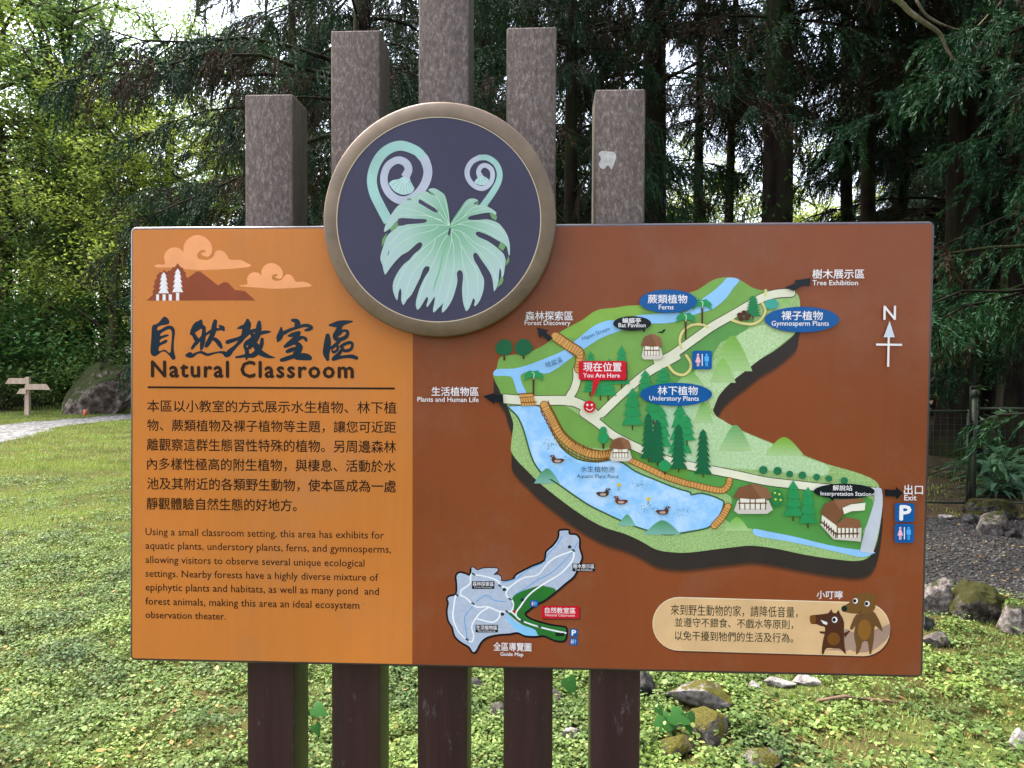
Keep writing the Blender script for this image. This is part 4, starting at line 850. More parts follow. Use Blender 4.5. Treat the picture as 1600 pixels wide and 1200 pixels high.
rock(1481, 812, 20, 6, ST_W, 43, 'flat white stone lying on the dark soil by the gate', .8, .1)
rock(1487, 712, 40, 26, ST_M, 45, 'mossy boulder leaning on the big trunk behind the gate', .8, .1)
# low leafy ground cover
def cover(n, x0, x1, y0, y1, size, nl, hmax, seed, thr=.40, cond=None):
    r = np.random.default_rng(seed)
    x = r.uniform(x0, x1, n); y = r.uniform(y0, y1, n)
    d = vnoise(x, y, 1.7, seed)*.6+vnoise(x, y, 5, seed+1)*.4
    k = (d > thr+r.normal(0, .05, n)) & ~inside(x, y, gpath)
    for qx, qy, qr, qd in ROCKS_XY: k &= ((x-qx)/qr)**2+((y-qy+qd*.6)/(qd*1.7+.03))**2 > 1
    if cond is not None: k &= cond(x, y)
    x, y, d = x[k], y[k], d[k]; n = len(x)
    h = hmax*np.clip((d-thr)*3.2, .15, 1)*r.uniform(.6, 1.2, n)
    C = np.repeat(np.stack([x, y, h*.3], 1), nl, 0); m = len(C)
    az = r.uniform(0, 6.283, m); rad_ = r.uniform(.15, 1, m)**.6*size*2.0
    O = np.stack([np.cos(az)*rad_, np.sin(az)*rad_, np.repeat(h, nl)*r.uniform(.2, 1.0, m)], 1)
    C = C+O; tilt = r.uniform(.05, .6, m)
    nx = np.stack([np.cos(az)*np.sin(tilt), np.sin(az)*np.sin(tilt), np.cos(tilt)], 1); nx = unit(nx+r.normal(0, .22, (m, 3)))
    t1 = unit(np.cross(nx, np.stack([-np.sin(az), np.cos(az), 0*az], 1))); t2 = np.cross(nx, t1)
    s = size*r.uniform(.45, 1.0, m)
    ang = np.linspace(0, 2*np.pi, 7)[:6]; rx = np.array([1.15, .85, .8, .95, .8, .85])
    V = C[:, None]+(t1[:, None]*(np.cos(ang)*rx)[None, :, None]+t2[:, None]*(np.sin(ang)*.85)[None, :, None])*s[:, None, None]*.62
    V[:, 0, 2] -= s*.12; V[:, 3, 2] -= s*.06
    return V.reshape(-1, 3), np.arange(m*6).reshape(-1, 6)
def join(parts):
    V = []; F = []; b = 0
    for v, f in parts: V.append(v); F.append(f+b); b += len(v)
    return np.concatenate(V), np.concatenate(F)
CLOV = leafmat('cover_leaf', ['#3a4d24', '#536834', '#6f834c', '#465a2d', '#5f743e', '#879966', '#6b673c'], .24, .7, .5, 2.6)
V, F = join([cover(19000, -4.5, 5.5, .9, 4.2, .0165, 11, .06, 3, .29), cover(9000, -4.5, -.2, 1.2, 5.0, .016, 11, .055, 33, .30), cover(1800, -4.5, 1.5, .9, 4.2, .025, 7, .08, 13, .52),
             cover(3000, .2, 4.5, 1.0, 3.6, .026, 8, .10, 5, .46), cover(10000, -.9, 1.0, .9, 3.2, .016, 10, .06, 15, .32),
             cover(14000, -8, 1.5, 3.8, 8.2, .019, 9, .05, 7, .40), cover(2500, 1.6, 7, 2.2, 3.8, .024, 8, .06, 9, .46)])
tag(link('ground_cover', np_mesh('ground_cover', V, F, [CLOV])), kind='stuff')
# lawn and sparse grass
def grass(n, x0, x1, y0, y1, h, w, seed, cond=None, thr=.25):
    r = np.random.default_rng(seed); x = r.uniform(x0, x1, n); y = r.uniform(y0, y1, n)
    k = (vnoise(x, y, 1.3, seed)*.5+vnoise(x, y, 4, seed)*.5 > thr+r.normal(0, .08, n)) & ~inside(x, y, gpath) & ~inside(x, y, road)
    if cond is not None: k &= cond(x, y)
    x, y = x[k], y[k]; n = len(x)
    az = r.uniform(0, 6.283, n); lean = r.uniform(.1, 1.1, n)
    D = np.stack([np.cos(az)*lean, np.sin(az)*lean, np.ones(n)], 1); Nn = np.stack([np.cos(az), np.sin(az), 0*az], 1)+r.normal(0, .3, (n, 3))
    return cards(np.stack([x, y, 0*x], 1), D, Nn, h*r.uniform(.4, 1.1, n), w*r.uniform(.7, 1.2, n), .3)
GR = leafmat('lawn_blade', ['#627838', '#758c44', '#889c54', '#6c843e', '#98955f', '#7c9049', '#8a7f52'], .3, .5, .5, 1.1, (1.05, 1, .75, 1))
V, F = join([grass(110000, -9, .5, 4.2, 10, .05, .006, 21, lambda x, y: (x < -.2), .12), grass(130000, -17, 1, 9, 23.5, .08, .014, 22, None, .1),
             grass(90000, -5, 5.5, .9, 4.4, .034, .004, 23, None, .2), grass(26000, -32, -2, 23, 27, .16, .03, 24),
             grass(16000, 1.3, 8, 1.6, 4.2, .035, .006, 25, None, .35), grass(9000, 2.5, 12, 6.3, 10, .07, .012, 26, None, .5)])
tag(link('grass', np_mesh('grass', V, F, [GR])), kind='stuff')
# moss cushions: fine short tufts
def moss(n, seed):
    r = np.random.default_rng(seed); x = r.uniform(-5, 6, n); y = r.uniform(.9, 4.3, n)
    k = (vnoise(x, y, 1.6, 31)*.6+vnoise(x, y, 6, 32)*.4 > .56) & ~inside(x, y, gpath); x, y = x[k], y[k]; n = len(x)
    D = np.stack([r.normal(0, .7, n), r.normal(0, .7, n), np.ones(n)], 1)
    return cards(np.stack([x, y, r.uniform(0, .012, n)], 1), D, r.normal(0, 1, (n, 3)), r.uniform(.012, .028, n), r.uniform(.003, .006, n), .5)
MOSS = leafmat('moss_tuft', ['#5c5a22', '#6f6c2c', '#4c5624', '#665833', '#54482c'], .2, .3, .8)
V, F = moss(60000, 5)
tag(link('moss', np_mesh('moss', V, F, [MOSS])), kind='stuff')
# dry fallen leaves
n = 2600; x = rng.uniform(-5, 5, n); y = rng.uniform(1, 6, n); az = rng.uniform(0, 6.28, n)
V, F = cards(np.stack([x, y, np.full(n, .03)], 1), np.stack([np.cos(az), np.sin(az), rng.normal(0, .25, n)], 1), np.stack([rng.normal(0, .3, n), rng.normal(0, .3, n), np.ones(n)], 1), rng.uniform(.01, .06, n)*rng.uniform(.4, 1, n), rng.uniform(.005, .024, n))
tag(link('fallen_leaves', np_mesh('fallen_leaves', V, F, [leafmat('dry_leaf', ['#6b4a2c', '#8a6a42', '#a58a5c', '#5a3b28'], .1, .3, .7)])), kind='stuff')

# fallen twig
tw = MB(); pts = [on_ground(1276, 1100)+Vector((0, 0, .015)), on_ground(1320, 1098)+Vector((0, 0, .03)), on_ground(1370, 1101)+Vector((0, 0, .02)), on_ground(1425, 1103)+Vector((0, 0, .012))]
tw.tube(pts, [.007, .009, .008, .004], 6); tag(tw.build('fallen_branch', simple('twig_wood', '#6b5646', .9), smooth=True), 'thin brown branch lying on the ground cover under the board corner', 'branch')

# ------------------------------------------------------------------ big soft heart-shaped leaves
BIGL = leafmat('broad_leaf', ['#28521f', '#335f2a', '#2d5725'], .25, .15, .4, 3)
STEM = simple('leaf_stem', '#5f7f3a', .6)
def heart(center, tip, nrm, L, W):
    tip = tip.normalized(); nrm = (nrm-tip*nrm.dot(tip)).normalized(); s = tip.cross(nrm)
    half = [(-.14, .12), (-.22, .28), (-.16, .42), (0, .5), (.2, .5), (.42, .40), (.62, .27), (.82, .13), (1, 0)]
    vs = [center]; 
    for u, w in half: vs.append(center+tip*u*L+s*w*W-nrm*(abs(w)*.18*W+max(0, u)**2*.18*L))
    for u, w in half[:-1][::-1]: vs.append(center+tip*u*L-s*w*W-nrm*(abs(w)*.18*W+max(0, u)**2*.18*L))
    n = len(vs)-1
    # midrib vertices keep a crease
    return vs, [(0, i, i+1) for i in range(1, n)]+[(0, n, 1)]
def big_plant(px, py, Y, leaves, label):
    g = Vector((on_y(px, py, Y).x, Y, 0)); r = empty('broad_leaved_plant', g); tag(r, label, 'plant')
    for lx, ly, Lpx, ang, lift in leaves:
        c = on_y(lx, ly, Y-.02)-g; sc = (c+g-CAM).length/F_PX
        t = Vector((math.cos(rad(ang)), -.35, -math.sin(rad(ang))*.8)); nn = Vector((0, -.75, .7))
        vs, fs = heart(c, t, nn, Lpx*sc, Lpx*sc*.92); m = MB(); m.add(vs, fs); m.build('leaf', BIGL, r, smooth=True)
        m = MB(); m.tube([(0, 0, -.01), (c.x*.5, c.y*.5, c.z*.65), c], [.004, .003, .002], 5); m.build('stem', STEM, r, smooth=True)
def gy(px, py): return on_ground(px, py).y
big_plant(905, 1105, gy(905, 1100), [(888, 1062, 24, 70, 1)], 'single bright heart-shaped leaf on a stalk between the two right-hand posts')
big_plant(500, 1160, gy(500, 1160), [(492, 1106, 22, 20, 1), (492, 1134, 15, 60, 1)], 'two pale green heart-shaped leaves between the two left-hand posts')
big_plant(1058, 1160, gy(1058, 1160), [(1044, 1124, 30, 150, 1), (1052, 1116, 28, 20, 1), (1074, 1118, 24, 80, 1), (1028, 1106, 13, 60, 1)], 'clump of large heart-shaped leaves over the mossy rocks right of the posts')

# ------------------------------------------------------------------ wire fence, gate and the far finger post
FM = simple('fence_green_paint', '#363d30', .55, .4, .3, 30); WIRE = simple('fence_wire', '#464b42', .5, .5, .6); BLK = simple('hinge_black', '#141414', .5)
FY = on_ground(1521, 797).y
def fx(px): return on_y(px, 700, FY).x
def fz(py): return on_y(1540, py, FY).z
def mesh_panel(m, x0, x1, z0, z1, step=.075, r=.0022):
    k = int((x1-x0)/step)
    for i in range(1, k): x = x0+(x1-x0)*i/k; m.tube([(x, 0, z0), (x, 0, z1)], [r, r], 4, cap=False)
    k = int((z1-z0)/step)
    for i in range(1, k): z = z0+(z1-z0)*i/k; m.tube([(x0, .004, z), (x1, .004, z)], [r, r], 4, cap=False)
fen = empty('wire_fence', (fx(1521), FY, 0)); tag(fen, 'green wire mesh fence with a capped post right of the board', 'fence'); ox = fx(1521)
m = MB(); m.tube([(0, 0, -.1), (0, 0, fz(612))], [.033, .033], 12); m.build('fence_post', FM, fen, smooth=True)
m = MB(); m.tube([(0, 0, fz(621)), (0, 0, fz(612)), (0, 0, fz(609))], [.042, .042, .03], 12); m.build('post_cap', FM, fen, smooth=True)
m = MB(); m.tube([(.03, 0, fz(638)), (3.4, 0, fz(638))], [.014, .014], 8); m.tube([(.03, 0, fz(785)), (3.4, 0, fz(785))], [.012, .012], 8); m.tube([(-.05, 0, fz(604)), (.14, 0, fz(604))], [.006, .006], 6); m.tube([(-.045, 0, fz(604)), (-.045, 0, fz(640))], [.006, .006], 6); m.build('rail', FM, fen, smooth=True)
m = MB(); mesh_panel(m, .03, 3.4, fz(785), fz(638)); m.build('wire_mesh', WIRE, fen)
m = MB(); m.tube([(3.43, 0, -.1), (3.43, 0, fz(612))], [.033, .033], 12); m.build('fence_post', FM, fen, smooth=True)
gate = empty('wire_gate', (fx(1512), FY, 0)); tag(gate, 'low wire mesh gate beside the board, hung on the capped post', 'gate')
m = MB(); z0, z1 = fz(786), fz(643); w = -1.25
m.tube([(0, 0, z0-.03), (0, 0, z1+.02)], [.016]*2, 8); m.tube([(w, 0, z0), (w, 0, z1)], [.016]*2, 8); m.tube([(w, 0, z1), (0, 0, z1)], [.014]*2, 8); m.tube([(w, 0, z0), (0, 0, z0)], [.014]*2, 8); m.build('gate_frame', FM, gate, smooth=True)
m = MB(); mesh_panel(m, w, 0, z0, z1, .07); m.build('wire_mesh', WIRE, gate)
for za, zb in ((682, 657), (776, 760)): m = MB(); m.box(.0, -.03, fz(za), .04, .02, fz(zb)); m.build('hinge', BLK, gate, bevel=.006)
WD = simple('grey_timber', '#b39c88', .9, .1, 0, 12, .7, 1.2, .3, (1, 1, .2)); fp = on_ground(43, 650); sc = (fp-CAM).length/F_PX
sg = empty('finger_post', (fp.x, fp.y, 0)); tag(sg, 'small weathered wooden finger post with arrow boards beyond the gravel road', 'signpost')
m = MB(); m.add([(-.07, -.05, -.1), (.07, -.05, -.1), (.07, .05, -.1), (-.07, .05, -.1), (-.03, -.05, 51*sc), (.08, -.05, 51*sc), (.08, .05, 51*sc), (-.03, .05, 51*sc)], [(0,3,2,1),(4,5,6,7),(0,1,5,4),(1,2,6,5),(2,3,7,6),(3,0,4,7)]); m.build('post', WD, sg)
for x0, x1, za, zb, sl in ((-27, 5, 42, 49.5, -1), (1, 33, 34.5, 42, 1), (-12, 1, 29, 36, -1)):
    m = MB(); p = [(x0, zb), (x1, zb), (x1, za), (x0, za)]
    if sl < 0: p = [(x0+5, zb), (x1, zb), (x1, za), (x0, za)]
    else: p = [(x0, zb), (x1-5, zb), (x1, za), (x0, za)]
    v = [(a*sc, -.09, b*sc) for a, b in p]+[(a*sc, -.052, b*sc) for a, b in p]
    m.add(v, [(0,3,2,1),(4,5,6,7),(0,1,5,4),(1,2,6,5),(2,3,7,6),(3,0,4,7)]); m.build('arrow_board', WD, sg)
mk = on_ground(133, 650); m = MB(); m.tube([(0, 0, 0), (0, 0, .06), (0, 0, .16), (0, 0, .2)], [.05, .06, .045, .01], 10); o = m.build('marker_stake', simple('orange_paint', '#c8633a', .6), smooth=True); o.location = (mk.x, mk.y, 0)
tag(o, 'tiny orange marker at the foot of the mossy boulder', 'marker')

# ------------------------------------------------------------------ trees
BARK_D = bark_mat('dark_bark', '#120e0b', '#2b231d', '#2a3019'); BARK_L = bark_mat('pale_bark', '#4a4036', '#857868', '#5b6038'); BARK_B = bark_mat('mossy_bark', '#2b241d', '#5c5145', '#47502a')
NEED = leafmat('cedar_needles', ['#15261b', '#1c3324', '#26402c', '#182c1f', '#30482f', '#1f3828'], .15, .6, .6, .8)
NEAR = leafmat('young_needles', ['#1a3520', '#23422a', '#2d4e30', '#1e3a25'], .18, .5, .5, .8)
DEAD = leafmat('dead_needles', ['#2a221b', '#3d3127', '#332b25', '#4b3e31'], .1, .4, .8, .8)
def leafset(name, cols, trans=.4, clump=.5): return leafmat(name, cols, trans, clump, .45, .45, (1.08, 1.05, .78, 1))
LF_D = leafset('dark_leaf', ['#2a4420', '#36562a', '#425f2c', '#304d28'], .35)
LF_M = leafset('mid_leaf', ['#4f683a', '#637d49', '#768d57', '#577243', '#879a62'], .5)
LF_Y = leafset('bright_leaf', ['#74893c', '#899c4a', '#9dac5a', '#7d9142', '#b2bb70'], .55, .4)
LF_B = leafset('glossy_shrub_leaf', ['#33552c', '#466e3a', '#5d8650', '#3c6033', '#7d9e66'], .3, .5)
LF_P = leafset('strap_leaf', ['#355536', '#45684a', '#5a7c5a', '#2e4a30'], .2, .3)

def tube_np(paths, n=7):                         # many tapered tubes in one array
    V = []; F = []; b = 0
    for pts, rs in paths:
        P = np.array(pts, float); m = len(P); t = np.gradient(P, axis=0); t = unit(t)
        ref = np.array([0, 0, 1.0]) if abs(t[0][2]) < .8 else np.array([1.0, 0, 0])
        u = unit(np.cross(t, ref)); v = np.cross(t, u); a = np.linspace(0, 2*np.pi, n, endpoint=False)
        R = np.array(rs)[:, None, None]
        V.append((P[:, None]+(u[:, None]*np.cos(a)[None, :, None]+v[:, None]*np.sin(a)[None, :, None])*R).reshape(-1, 3))
        i = np.arange(m-1)[:, None]*n; k = np.arange(n)[None]; k2 = (k+1) % n
        F.append(np.stack([i+k, i+k2, i+n+k2, i+n+k], -1).reshape(-1, 4)+b); b += m*n
    return np.concatenate(V), np.concatenate(F)
def trunk_path(rng, H, r0, wob=.12, flare=1.7):
    z = np.concatenate([[-.15, .15, .5, 1.0], np.linspace(2, H, 12)]); t = np.clip(z/H, 0, 1)
    x = np.cumsum(rng.normal(0, wob, len(z)))*.35*(t+.1); y = np.cumsum(rng.normal(0, wob, len(z)))*.35*(t+.1)
    r = r0*(1-t**1.25*.93)*(1+(flare-1)*np.exp(-np.clip(z, 0, 9)*2.2))
    return np.stack([x, y, z], 1), r
def conifer(seed, H=18, r0=.22, low=3.0, L=3.2, limbs=70, droop=.35, dead=.3, twl=.75, dens=1.0):
    r = np.random.default_rng(seed); P, R = trunk_path(r, H, r0); paths = [(P, R)]
    tw_o = []; tw_d = []; tw_l = []; tw_x = []
    for i in range(limbs):
        u = r.uniform()**1.5; h = low+(H-low)*u*.97; l = (L*(1-u)**.75+.5)*r.uniform(.65, 1.15); a = i*2.4+r.normal(0, .4)
        c = np.array([np.interp(h, P[:, 2], P[:, 0]), np.interp(h, P[:, 2], P[:, 1]), h]); d = np.array([np.cos(a), np.sin(a), 0])
        t = np.linspace(0, 1, 7); up = r.uniform(.0, .28); dr = droop*r.uniform(.5, 1.4)
        side = np.array([-d[1], d[0], 0])*r.normal(0, .12)
        pts = c+d*(l*t)[:, None]+side*(l*t*t)[:, None]+np.array([0, 0, 1.0])*(l*(up*t-dr*t**2+.18*dr*t**4))[:, None]
        pts[1:] += r.normal(0, .035, (6, 3))*l*t[1:, None]*.6; paths.append((pts, (.007+.006*l)*(1-t*.85)))
        nb = int((l/.21+2)*dens); sd = np.array([-d[1], d[0], 0.0])
        for q in range(nb):                        # side branchlets, each a fan of hanging sprays
            tb = min(1.0, r.uniform(.12, 1.02)**.8); ob = np.array([np.interp(tb, t, pts[:, k]) for k in range(3)]); s_ = 1 if q % 2 else -1
            db = unit(d*r.uniform(.25, .9)+sd*s_*r.uniform(.3, 1.0)+np.array([0, 0, r.uniform(-.35, .15)])); lb_ = twl*r.uniform(.5, 1.15)*(1.15-.55*tb); nt_ = 9
            tq = np.linspace(.12, 1, nt_); oo = ob+db*(lb_*tq)[:, None]-np.array([0, 0, 1.0])*(lb_*.28*tq**2)[:, None]
            paths.append((np.array([ob, oo[4], oo[8]]), np.array([.007, .005, .002])))
            tw_o.append(oo); tw_d.append(unit(db*.75+r.normal(0, .38, (nt_, 3))+np.array([0, 0, -1.0])*r.uniform(.25, .9, nt_)[:, None])); tw_l.append(twl*.48*r.uniform(.5, 1.2, nt_)*(1.1-.4*tq))
            tw_x.append(np.full(nt_, int(r.uniform() < dead*(1.25-tb)*(1.4-u)*1.1)))
    o = np.concatenate(tw_o); d = np.concatenate(tw_d); l = np.concatenate(tw_l); x = np.concatenate(tw_x); n = len(o)
    K = 13; t = np.linspace(.05, 1, K); J = 3
    C = o[:, None]+d[:, None]*(l[:, None]*t)[..., None]+np.array([0, 0, -1.0])*(l[:, None]*.4*t**2)[..., None]      # the spray hangs
    T = unit(d[:, None]+np.array([0, 0, -1.0])*(.8*t)[None, :, None]*np.ones((n, 1, 1)))
    C = np.repeat(C.reshape(-1, 3), J, 0); T = np.repeat(T.reshape(-1, 3), J, 0); m = len(C); X = np.repeat(x, K*J)
    D = unit(T+r.normal(0, .36, (m, 3))); V, F = cards(C, D, r.normal(0, 1, (m, 3)), r.uniform(.04, .08, m), r.uniform(.010, .018, m), .35)
    tv, tf = tube_np(paths)
    return np_mesh('trunk', tv, tf, [BARK_D], smooth=True), np_mesh('crown', V, F, [NEED, DEAD], X)
def broadleaf(seed, H=13, r0=.22, spread=4.2, low=.28, ends=170, lpc=85, leaf=.15, cl=.55, mat=None, fork=True):
    r = np.random.default_rng(seed); P, R = trunk_path(r, H*.8, r0, .3); paths = [(P, R)]; tips = []
    nb = 15
    for i in range(nb):
        u = (i+r.uniform(0, .8))/nb; h = H*(low+(.78-low)*u); a = i*2.4+r.normal(0, .5); c = np.array([np.interp(h, P[:, 2], P[:, 0]), np.interp(h, P[:, 2], P[:, 1]), h])
        l = spread*(1-.45*u)*r.uniform(.65, 1.15); el = r.uniform(.15, .8)+.3*u; d = np.array([np.cos(a)*np.cos(el), np.sin(a)*np.cos(el), np.sin(el)])
        t = np.linspace(0, 1, 6); bend = r.normal(0, .2, 3); pts = c+d*(l*t)[:, None]+bend*(l*t**2)[:, None]*.7-np.array([0, 0, 1])*(l*.18*t**2)[:, None]
        paths.append((pts, r0*.34*(1-.4*u)*(1-t*.85)))
        for k in range(int(ends/nb)):
            tt = r.uniform(.3, 1); o = np.array([np.interp(tt, t, pts[:, q]) for q in range(3)]); dd = unit(d*.5+r.normal(0, .75, 3)); ll = l*r.uniform(.12, .45); e = o+dd*ll
            paths.append((np.array([o, (o+e)/2+r.normal(0, .05, 3)*ll, e]), np.array([.03, .02, .008])*r0*4)); tips.append(e); 
            if r.uniform() < .5: tips.append((o+e)/2)
    tips = np.array(tips); n = len(tips); sz = cl*r.uniform(.5, 1.3, n)
    C = np.repeat(tips, lpc, 0)+r.normal(0, 1, (n*lpc, 3))*np.repeat(sz, lpc)[:, None]*np.array([.62, .62, .36]); m = len(C)
    az = r.uniform(0, 6.283, m); D = np.stack([np.cos(az), np.sin(az), r.normal(-.25, .4, m)], 1); Nn = np.stack([r.normal(0, .5, m), r.normal(0, .5, m), np.ones(m)], 1)
    V, F = cards(C, D, Nn, leaf*r.uniform(.6, 1.2, m), leaf*.46*r.uniform(.7, 1.2, m))
    tv, tf = tube_np(paths, 6)
    return np_mesh('trunk', tv, tf, [BARK_B], smooth=True), np_mesh('crown', V, F, [mat or LF_M])
def shrub(seed, w=1.6, h=2.2, blobs=26, lpb=110, leaf=.13, mat=None):
    r = np.random.default_rng(seed); th = r.uniform(0, 6.283, blobs); q = r.uniform(0, 1, blobs)**.5; z = h*(.15+.8*r.uniform(0, 1, blobs))
    f = np.sqrt(np.clip(1-(z/h-.35)**2*1.3, .15, 1)); B = np.stack([np.cos(th)*q*w*f, np.sin(th)*q*w*f, z], 1)
    C = np.repeat(B, lpb, 0)+r.normal(0, 1, (blobs*lpb, 3))*np.array([.34, .34, .2])*min(w, h)*.55; C[:, 2] = np.clip(C[:, 2], .03, None); m = len(C)
    az = r.uniform(0, 6.283, m); D = np.stack([np.cos(az), np.sin(az), r.normal(-.3, .4, m)], 1); Nn = np.stack([r.normal(0, .5, m), r.normal(0, .5, m), np.ones(m)], 1)
    V, F = cards(C, D, Nn, leaf*r.uniform(.6, 1.2, m), leaf*.45*r.uniform(.7, 1.2, m))
    st = [(np.array([(0, 0, -.1), b*[.4, .4, .5], b]), np.array([.03, .02, .008])) for b in B[:12]]; sv, sf = tube_np(st, 5)
    return np_mesh('stems', sv, sf, [BARK_B], smooth=True), np_mesh('foliage', V, F, [mat or LF_B])
def recol(pair, mat, bark=None):
    a, b = pair; b = b.copy(); b.materials[0] = mat
    if bark: a = a.copy(); a.materials[0] = bark
    return a, b
PARTN = {}
def place(name, pair, px, d, label, cat='tree', s=1.0, rz=None, group=None, sz=None, names=('trunk', 'crown'), loc=None):
    p = loc or at(px, d); r = empty(name, (p.x, p.y, 0), rz if rz is not None else (px*1.7) % 6.28); r.scale = (s, s, sz or s); tag(r, label, cat, group)
    for nm, me in zip(names, pair): link(nm, me, r)
    return r

CA = conifer(11, 17, .24, 4.6, 4.4, 74, .36, .32, .85, 1.0)         # wide drooping cedar
CB = conifer(12, 21, .24, 6.0, 3.0, 66, .5, .35, .9, 1.0)        # tall, clear stem
CC = conifer(13, 20, .17, 8.6, 2.2, 50, .5, .35, .8, 1.0)         # slim pole
CE = conifer(15, 15, .2, 2.4, 2.5, 60, .45, .12, .6, 1.0)
CD = conifer(14, 16, .2, 1.8, 3.0, 76, .45, .25, .75, 1.0)          # dense to the ground
BA = broadleaf(21, 15, .26, 4.6, .22, 180, 42, .14, .6, LF_M); BB = broadleaf(22, 12, .18, 3.8, .2, 170, 52, .14, .55, LF_Y); BC = broadleaf(23, 13, .22, 4.0, .3, 160, 85, .15, .55, LF_D)
BD = broadleaf(24, 11, .2, 4.0, .06, 190, 50, .14, .6, LF_M)
SA = shrub(31, 1.7, 2.3, 28, 120, .14, LF_B); SB = shrub(32, 1.4, 1.5, 22, 110, .11, LF_M)

# conifers of the near stand, each with its own place
place('cedar_tree', CA, 566, 10.5, 'wide drooping cedar whose long limbs reach left behind the two left-hand posts', s=.72, rz=2.6, sz=1.0)
place('cedar_tree', CD, 893, 11.5, 'dark dense cedar between the fourth post and the rightmost post', s=.62, rz=.4, sz=1.0)
place('cedar_tree', CB, 1021, 13.5, 'cedar with a dark trunk right beside the rightmost post', s=1.1, rz=1.2)
c1 = place('cedar_tree', CB, 1211, 12.2, 'thick dark cedar trunk draped with ivy above the right half of the board', s=1.15, rz=3.9)
place('cedar_tree', CC, 1321, 18, 'slim cedar pole left of the closely spaced pair at upper right', rz=.9)
place('cedar_tree', CC, 1357, 16, 'slim dark cedar second to the right of the ivy-draped trunk', rz=2.2, s=1.05)
place('cedar_tree', CC, 1403, 19.5, 'thin mossy cedar trunk above the top right corner of the board', rz=4.1, s=.9)
c8 = place('cedar_tree', CB, 1492, 13.6, 'stout cedar behind the gate with a bird-nest fern on its trunk', s=1.2, rz=5.2)
place('cedar_tree', recol(CC, NEED, BARK_L), 1572, 18, 'pale-barked slim cedar between two darker trunks near the right edge', rz=.3)
place('cedar_tree', CC, 1546, 20, 'slim dark cedar just left of the pale-barked one', rz=1.9)
place('cedar_tree', CB, 1607, 13, 'very dark thick cedar trunk cut by the right edge of the photo', s=1.25, rz=2.9)
place('cedar_tree', CC, 1090, 21, 'thin far cedar midway between the rightmost post and the ivy-draped trunk', rz=3.3)
place('cedar_tree', CC, 1132, 23, 'thin far cedar just left of the ivy-draped trunk', rz=5.0, s=1.05)
place('cedar_tree', CA, 1475, 25, 'drooping cedar far back right of the bright sky gap', rz=1.0)
place('cedar_tree', CD, 1480, 25, 'dense dark cedar far behind the top right corner of the board', rz=2.0)
place('cedar_tree', CD, 1530, 29, 'dim cedar deep in the wood behind the green fence post', rz=3.0)
place('cedar_tree', CA, 1640, 22, 'broad cedar in the gloom past the right edge of the fence', rz=4.0)
place('cedar_tree', CA, 760, 17, 'tall cedar standing behind the middle post', rz=4.6, s=1.1)
place('cedar_tree', CD, 460, 19, 'shaggy cedar in the gap between the leftmost post and the second post', rz=.2)
near = place('cedar_tree', recol(CE, NEAR), 1745, 7.2, 'near cedar with green sprays hanging into the upper right corner', s=.9, rz=.75)
# bare curved branch of the near cedar
tr = near.matrix_basis.inverted() if False else None
bb = [Vector((at(1745, 7.2).x, at(1745, 7.2).y, 6.6)), on_y(1560, -130, 5.0), on_y(1400, -30, 4.9), on_y(1412, 8, 4.9), on_y(1440, 32, 4.9), on_y(1468, 52, 4.95), on_y(1480, 78, 5.0), on_y(1496, 98, 5.0), on_y(1512, 112, 5.0)]
b2 = [on_y(1432, 0, 4.95), on_y(1450, 26, 5), on_y(1490, 45, 5.1), on_y(1520, 46, 5.2), on_y(1545, 22, 5.3)]
m = MB(); bs = spline([tuple(p) for p in bb], 5, False); m.tube(bs, list(np.linspace(.034, .006, len(bs))), 7); bs = spline([tuple(p) for p in b2], 5, False); m.tube(bs, list(np.linspace(.012, .006, len(bs))), 6)
br = m.build('bare_branch', BARK_L, None, smooth=True); br.parent = near
Mi = (Matrix.Translation(near.location) @ near.rotation_euler.to_matrix().to_4x4() @ Matrix.Diagonal((*near.scale, 1))).inverted(); br.matrix_parent_inverse = Mi

# ivy on trunks
def ivy(root, H, r0, n, z0=.3, leaf=.09, mat=None, seed=1):
    r = np.random.default_rng(seed); z = r.uniform(z0, H, n); a = r.uniform(0, 6.283, n); k = np.sin(a*2+z*1.1)+np.sin(z*2.3+a) > -.7; z, a = z[k], a[k]; n = len(z)
    q = r0*(1-.5*z/max(H, 1)*.6)+r.uniform(.01, .09, n); C = np.stack([np.cos(a)*q, np.sin(a)*q, z], 1); O = np.stack([np.cos(a), np.sin(a), 0*a], 1)
    D = unit(O*.4+np.stack([r.normal(0, .5, n), r.normal(0, .5, n), -np.ones(n)], 1)); V, F = cards(C, D, O+r.normal(0, .3, (n, 3)), leaf*r.uniform(.6, 1.3, n), leaf*.6*r.uniform(.7, 1.2, n))
    return link('ivy', np_mesh('ivy', V, F, [mat or LF_D]), root)
ivy(c1, 9, .25, 900, .3, .085, LF_D, 3); ivy(c8, 8, .34, 260, .3, .1, LF_D, 4)
# bird-nest fern on the trunk behind the gate
pt = at(1490, 13.2); ef = on_y(1489, 520, pt.y-.32); r = np.random.default_rng(8); n = 34; az = r.uniform(0, 6.283, n); parts = []
for k in range(n):
    d = np.array([math.cos(az[k]), math.sin(az[k])*.8-.3, r.uniform(.2, .9)]); L = r.uniform(.22, .4); pts = np.array([d*L*t-np.array([0, 0, 1])*L*.8*t*t for t in np.linspace(0, 1, 5)])
    s = unit(np.cross(d, [0, 0, 1.0]))*.028; w = np.array([.5, 1, 1, .8, .05])[:, None]
    v = np.stack([pts-s*w, pts+s*w], 1).reshape(-1, 3); f = np.array([(2*i, 2*i+1, 2*i+3, 2*i+2) for i in range(4)]); parts.append((v, f))
V, F = join(parts); o = link('bird_nest_fern', np_mesh('bird_nest_fern', V, F, [LF_Y], smooth=True)); o.location = ef
tag(o, 'yellow-green bird-nest fern growing on the stout trunk behind the gate', 'fern')

